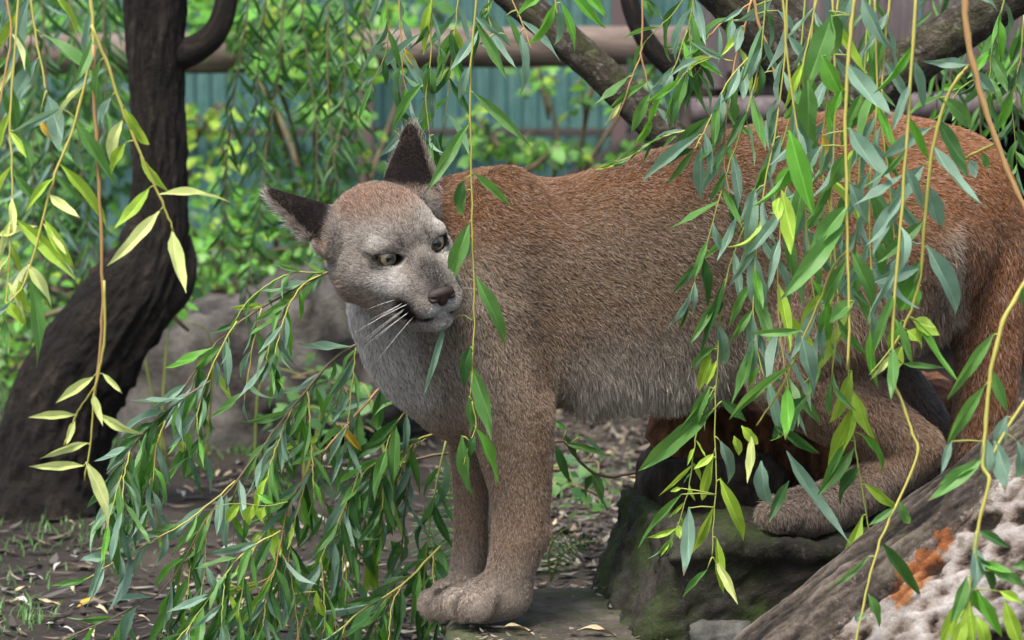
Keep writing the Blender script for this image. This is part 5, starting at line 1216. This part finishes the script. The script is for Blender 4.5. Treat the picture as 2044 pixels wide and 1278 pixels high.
shrub('low grey green plant growing under the willow bough beside the boulder', gp(640, 1.9),
  [(640, 760, 40, 30, 26, 1.9), (690, 800, 40, 30, 24, 1.9), (590, 800, 40, 30, 18, 1.9), (700, 880, 30, 20, 12, 1.8)], 90, size=(26, 40), mats={'g': 4, 'd': 3}, name='low_plant', cat='plant', sr=.003)
shrub('small weed with soft leaves behind the cougar\'s front legs', gp(1150, 1.1),
  [(1170, 1000, 26, 20, 16, 1.0), (1130, 960, 18, 24, 10, 1.1), (1190, 940, 20, 20, 8, 1.2)], 60, size=(24, 40), mats={'g': 4, 'd': 4}, name='weed', cat='weed', sr=.0025)
# dark hanging willow strings, far behind
def strings(label, specs, Yr, mats, name='willow_branch', w=(.10, .16), ln=(45, 75), gap=11):
    root = empty(name, P(specs[0][0], -80, Yr)); tag(root, label, 'branch'); items = []; keys = list(FM)
    for (x, y0, y1, lean) in specs:
        Y = Yr + random.uniform(-.25, .25); pts = [(x, y0)]; k = 6
        for i in range(k): pts.append((pts[-1][0] + lean * (y1 - y0) / k + random.gauss(0, 5), pts[-1][1] + (y1 - y0) / k))
        W3 = np.array([P(a, b, Y) for a, b in pts]); link('stem', mesh('stem', *tube(W3, np.linspace(PX(2.4, Y), PX(1.2, Y), len(W3)), 5), SM['b']), root)
        t = 0; side = 1
        while t < 1:
            i = min(k - 1, int(t * k)); b = W3[i] + (W3[i + 1] - W3[i]) * (t * k - i); side = -side
            L = PX(random.uniform(*ln), Y); d = np.array([side * random.uniform(.2, .9), random.uniform(-.6, .6), -random.uniform(.6, 1.2)]); mk = pickm(mats)
            items.append((*leaf_mesh('l', .5 + random.gauss(0, .4), random.gauss(0, .5), 1, .82, rows=5), frame(b, d, TOCAM + rv(.7), L, L * random.uniform(*w)), keys.index(mk)))
            t += gap * random.uniform(.6, 1.5) / (y1 - y0)
    merged('foliage', items, [FM[k] for k in keys], root)
D2 = {'d': 6, 'g': 3, 'b': 1}
strings('dark blurred willow strings hanging between the trunk and the cougar\'s head', [(x, -60, y, random.uniform(-.10, .06)) for x, y in ((530, 330), (600, 560), (645, 420), (735, 280), (500, 520), (575, 640), (690, 300))], 1.9, {'d': 8, 'g': 2}, gap=13)
strings('grey willow strings hanging behind the lime spray at the far left', [(x, -60, y, random.uniform(-.05, .08)) for x, y in ((15, 420), (75, 520), (130, 560), (200, 330), (235, 260), (60, 600))], 2.3, {'d': 6, 'b': 2, 'g': 3}, ln=(60, 100), gap=14)
strings('loose willow strings hanging in front of the wooden shelter', [(x, -60, y, random.uniform(-.05, .08)) for x, y in ((1700, 160), (1745, 120), (1900, 260), (1955, 330), (2000, 380), (2035, 300), (1850, 220))], 1.4, {'d': 4, 'g': 4, 'n': 2}, ln=(60, 90), gap=18)

# fern
def fern(label, base, fronds, Y):
    root = empty('fern', base); tag(root, label, 'fern')
    for pts, wid, n in fronds:
        c = spline(np.array([(*p, 0) for p in pts], float), 30)[:, :2]; Ys = np.linspace(Y, Y - .06, 30); W3 = np.array([P(a, b, y) for (a, b), y in zip(c, Ys)])
        fr = link('frond', mesh('frond', *tube(W3, np.linspace(PX(2.2, Y), PX(.7, Y), 30), 5), SM['g']), root)
        for i in range(2, n):
            t = i / n; j = int(t * 28); b = W3[j]; tg = W3[j + 1] - W3[j]; tg /= np.linalg.norm(tg)
            for s in (-1, 1):
                L = PX(wid * math.sin(math.pi * min(1, .25 + t * .75)) ** .8, Y); sd = np.cross(tg, TOCAM); d = s * sd + tg * .35 + np.array([0, random.uniform(-.2, .2), -.15])
                o = bpy.data.objects.new('pinna', PINNA); COL.objects.link(o); o.parent = fr
                o.matrix_parent_inverse = Matrix.Identity(4); o.matrix_basis = Matrix.Translation(root.location) @ Matrix.Identity(4)
                o.matrix_basis = frame(b, d, TOCAM * .7 + np.array([0, 0, .7]) + rv(.2), L, L * .24)
    return root
m = LM['d']
V, F = [], []
for i in range(13):                                # toothed pinna
    t = i / 12; w = .5 * (1 - t) ** .7 * (1.0 if i % 2 else .45) if i else .1
    V += [(-w, t, -.1 * t * t), (0, t, -.1 * t * t + .01), (w, t, -.1 * t * t)]
for i in range(12):
    for j in (0, 1): q_ = i * 3 + j; F.append((q_, q_ + 1, q_ + 4, q_ + 3))
PINNA = mesh('pinna', V, F, leaf_mat('fern_green', (.07, .17, .05), (.10, .2, .07), (.14, .30, .05), .5, .05))
fern('feathery green fern standing behind the cougar\'s front legs', (P(930, 1130, .5)[0], .5, GZ),
     [([(935, 1190), (912, 1080), (898, 980), (905, 890)], 62, 20), ([(930, 1190), (880, 1130), (850, 1060), (845, 1010)], 50, 16), ([(950, 1190), (1010, 1120), (1060, 1080), (1110, 1070)], 46, 16)], .5)
fern('small fern at the back edge of the stone ledge', (P(1110, 1140, .45)[0], .45, GZ),
     [([(1100, 1160), (1120, 1110), (1155, 1085), (1200, 1080)], 36, 14), ([(1100, 1160), (1095, 1110), (1110, 1070), (1140, 1050)], 32, 12)], .45)

# grass
def grass(name, label, spots, mat):
    V, F = [], []
    for cx, cy, sx, sy, n, h in spots:
        for _ in range(n):
            px, py = cx + random.gauss(0, sx), cy + random.gauss(0, sy)
            b = PZ(px, py, GZ); b[2] = float(ground_z(np.array([b[0]]), np.array([b[1]]))[0]) - .003
            if b[1] > 6: continue
            a = random.uniform(0, 6.28); L = h * random.uniform(.5, 1.3); w = .0014 + .01 * L; ln_ = random.uniform(.2, .9)
            dx, dy = math.cos(a), math.sin(a); k = len(V)
            for t, ww in ((0, 1), (.5, .8), (1, .05)):
                c_ = b + np.array([dx * ln_ * L * t * t, dy * ln_ * L * t * t, L * t * (1 - .3 * t * ln_)])
                V.append(c_ + np.array([-dy, dx, 0]) * w * ww); V.append(c_ - np.array([-dy, dx, 0]) * w * ww)
            F += [(k, k + 1, k + 3, k + 2), (k + 2, k + 3, k + 5, k + 4)]
    tag(link(name, mesh(name, V, F, mat)), label, kind='stuff')
grass('grass', 'short green grass in patches on the dark soil', [(420, 868, 60, 16, 1500, .035), (560, 870, 70, 14, 900, .03), (230, 850, 30, 30, 500, .05), (60, 1085, 70, 25, 60, .03), (150, 1060, 60, 15, 60, .03), (30, 1160, 40, 20, 40, .025), (270, 1120, 50, 30, 30, .02), (40, 1240, 30, 20, 80, .03), (1150, 960, 60, 40, 120, .03), (60, 820, 60, 20, 300, .05), (700, 850, 60, 20, 400, .03)], FM['g'])
# leaf litter
m = N('dry_leaf'); at = m.n('Attribute', attribute_name='tint'); m.pbr(at.outputs['Color'], .8); litter_m = m.m
V, F, C = [], [], []
pal = [(.17, .135, .09), (.11, .085, .06), (.06, .045, .033), (.24, .21, .165), (.13, .12, .10), (.04, .03, .024), (.055, .045, .038), (.085, .075, .065), (.045, .036, .03)]
def litter_leaf(b, L, w, a, curl, tilt):
    k = len(V); col_ = random.choice(pal)
    dx, dy = math.cos(a), math.sin(a)
    for t, ww in ((0, .12), (.3, 1), (.65, .8), (1, .05)):
        for s in (-1, 1):
            V.append(b + np.array([dx * L * t - dy * s * w * ww, dy * L * t + dx * s * w * ww, .004 + curl * L * (t - .5) ** 2 + tilt * L * t + s * w * .3 * tilt])); C.append(col_)
    for i in range(3): F.append((k + 2 * i, k + 2 * i + 1, k + 2 * i + 3, k + 2 * i + 2))
for _ in range(5200):
    px, py = random.uniform(-80, 2100), 1278 + 60 - 560 * random.random() ** 1.3
    if random.random() < .45: px = random.uniform(1050, 1420); py = random.uniform(820, 1150)
    b = PZ(px, py, GZ)
    if b[1] > 5 or b[1] < .33: continue
    b[2] = float(ground_z(np.array([b[0]]), np.array([b[1]]))[0])
    L = random.uniform(.018, .06); litter_leaf(b, L, L * random.uniform(.07, .16), random.uniform(0, 6.28), random.uniform(0, .5), random.uniform(0, .25))
for _ in range(170):                               # crumbs on the ledge
    b = PZ(random.uniform(900, 1360), random.uniform(1165, 1290), 0); b[2] = .0; L = random.uniform(.006, .022); litter_leaf(b, L, L * random.uniform(.08, .3), random.uniform(0, 6.28), random.uniform(0, .5), random.uniform(0, .2))
me = mesh('leaf_litter', V, F, litter_m); at = me.attributes.new('tint', 'FLOAT_COLOR', 'POINT'); at.data.foreach_set('color', np.array([(*c, 1) for c in C], np.float32).ravel())
tag(link('leaf_litter', me), 'dry willow leaves and chips scattered over the soil', kind='stuff')
# single fallen leaves that can be picked out
def dry(name, c1, c2):
    m = N(name); m.pbr(m.mix(m.noise(40, 4), c1, c2), .65, m.bump(m.noise(90), .4, .003)); return m.m
DRY = {'y': dry('fallen_yellow', (.62, .42, .03), (.50, .27, .03)), 's': dry('fallen_straw', (.55, .47, .30), (.40, .31, .18)), 'w': dry('fallen_pale', (.50, .50, .46), (.36, .35, .32)), 'b': dry('fallen_brown', (.12, .07, .04), (.22, .13, .07))}
FL = {k: [mesh('fallen_leaf', *leaf_mesh('l', b_, t_, 1.3, .85, wav=.4, seed=i), m_) for i, (b_, t_) in enumerate(((.5, .3), (-.6, .8), (.9, -.9)))] for k, m_ in DRY.items()}
def fallen(px, py, z, Lp, wr, ang, k, label, group=None, lift=.006):
    b = PZ(px, py, z); 
    if z < -.05: b[2] = float(ground_z(np.array([b[0]]), np.array([b[1]]))[0])
    b[2] += lift; L = PX(Lp, b[1]); d = np.array([math.cos(ang), math.sin(ang), random.uniform(-.02, .06)])
    o = bpy.data.objects.new('fallen_leaf', random.choice(FL[k])); COL.objects.link(o); o.matrix_basis = frame(b, d, np.array([0, 0, 1.0]) + rv(.15), L, L * wr)
    tag(o, label, 'leaf', group)
fallen(1225, 1176, 0, 44, .5, -.3, 'y', 'yellow fallen leaf lying on the mossy stone ledge')
fallen(1283, 1184, 0, 26, .42, .9, 'w', 'small pale grey fallen leaf on the ledge beside the yellow one')
fallen(1152, 1266, 0, 92, .16, .25, 's', 'long curled straw leaf at the front of the stone ledge')
fallen(1000, 1262, 0, 90, .10, .35, 's', 'thin broken straw leaf in front of the cougar\'s near paw')
fallen(1060, 1164, 0, 34, .3, .3, 's', 'short straw leaf at the ledge\'s back edge behind the paw')
fallen(1105, 1180, 0, 28, .5, .2, 'b', 'crumpled brown leaf on the ledge behind the near paw')
for _ in range(90):
    px, py = random.uniform(0, 800), random.uniform(900, 1275); k = random.choices('yswb', (1.0, 5, 4, 1))[0]
    fallen(px, py, GZ, random.uniform(24, 55), random.uniform(.16, .34), random.uniform(0, 6.28), k, {'y': 'yellow fallen leaf on the dark soil', 's': 'straw coloured fallen willow leaf on the dark soil', 'w': 'pale grey fallen willow leaf on the dark soil', 'b': 'brown fallen leaf on the dark soil'}[k], {'y': 'yellow leaves fallen on the soil', 's': 'straw leaves fallen on the soil', 'w': 'grey leaves fallen on the soil', 'b': 'brown leaves fallen on the soil'}[k], .008)
for _ in range(26):
    px, py = random.uniform(1100, 1340), random.uniform(900, 1130); k = random.choices('sw', (3, 3))[0]
    fallen(px, py, GZ, random.uniform(24, 50), random.uniform(.16, .3), random.uniform(0, 6.28), k, {'s': 'straw coloured fallen leaf on the soil below the cougar\'s belly', 'w': 'pale grey fallen leaf on the soil below the cougar\'s belly'}[k], {'s': 'straw leaves below the belly', 'w': 'grey leaves below the belly'}[k], .008)
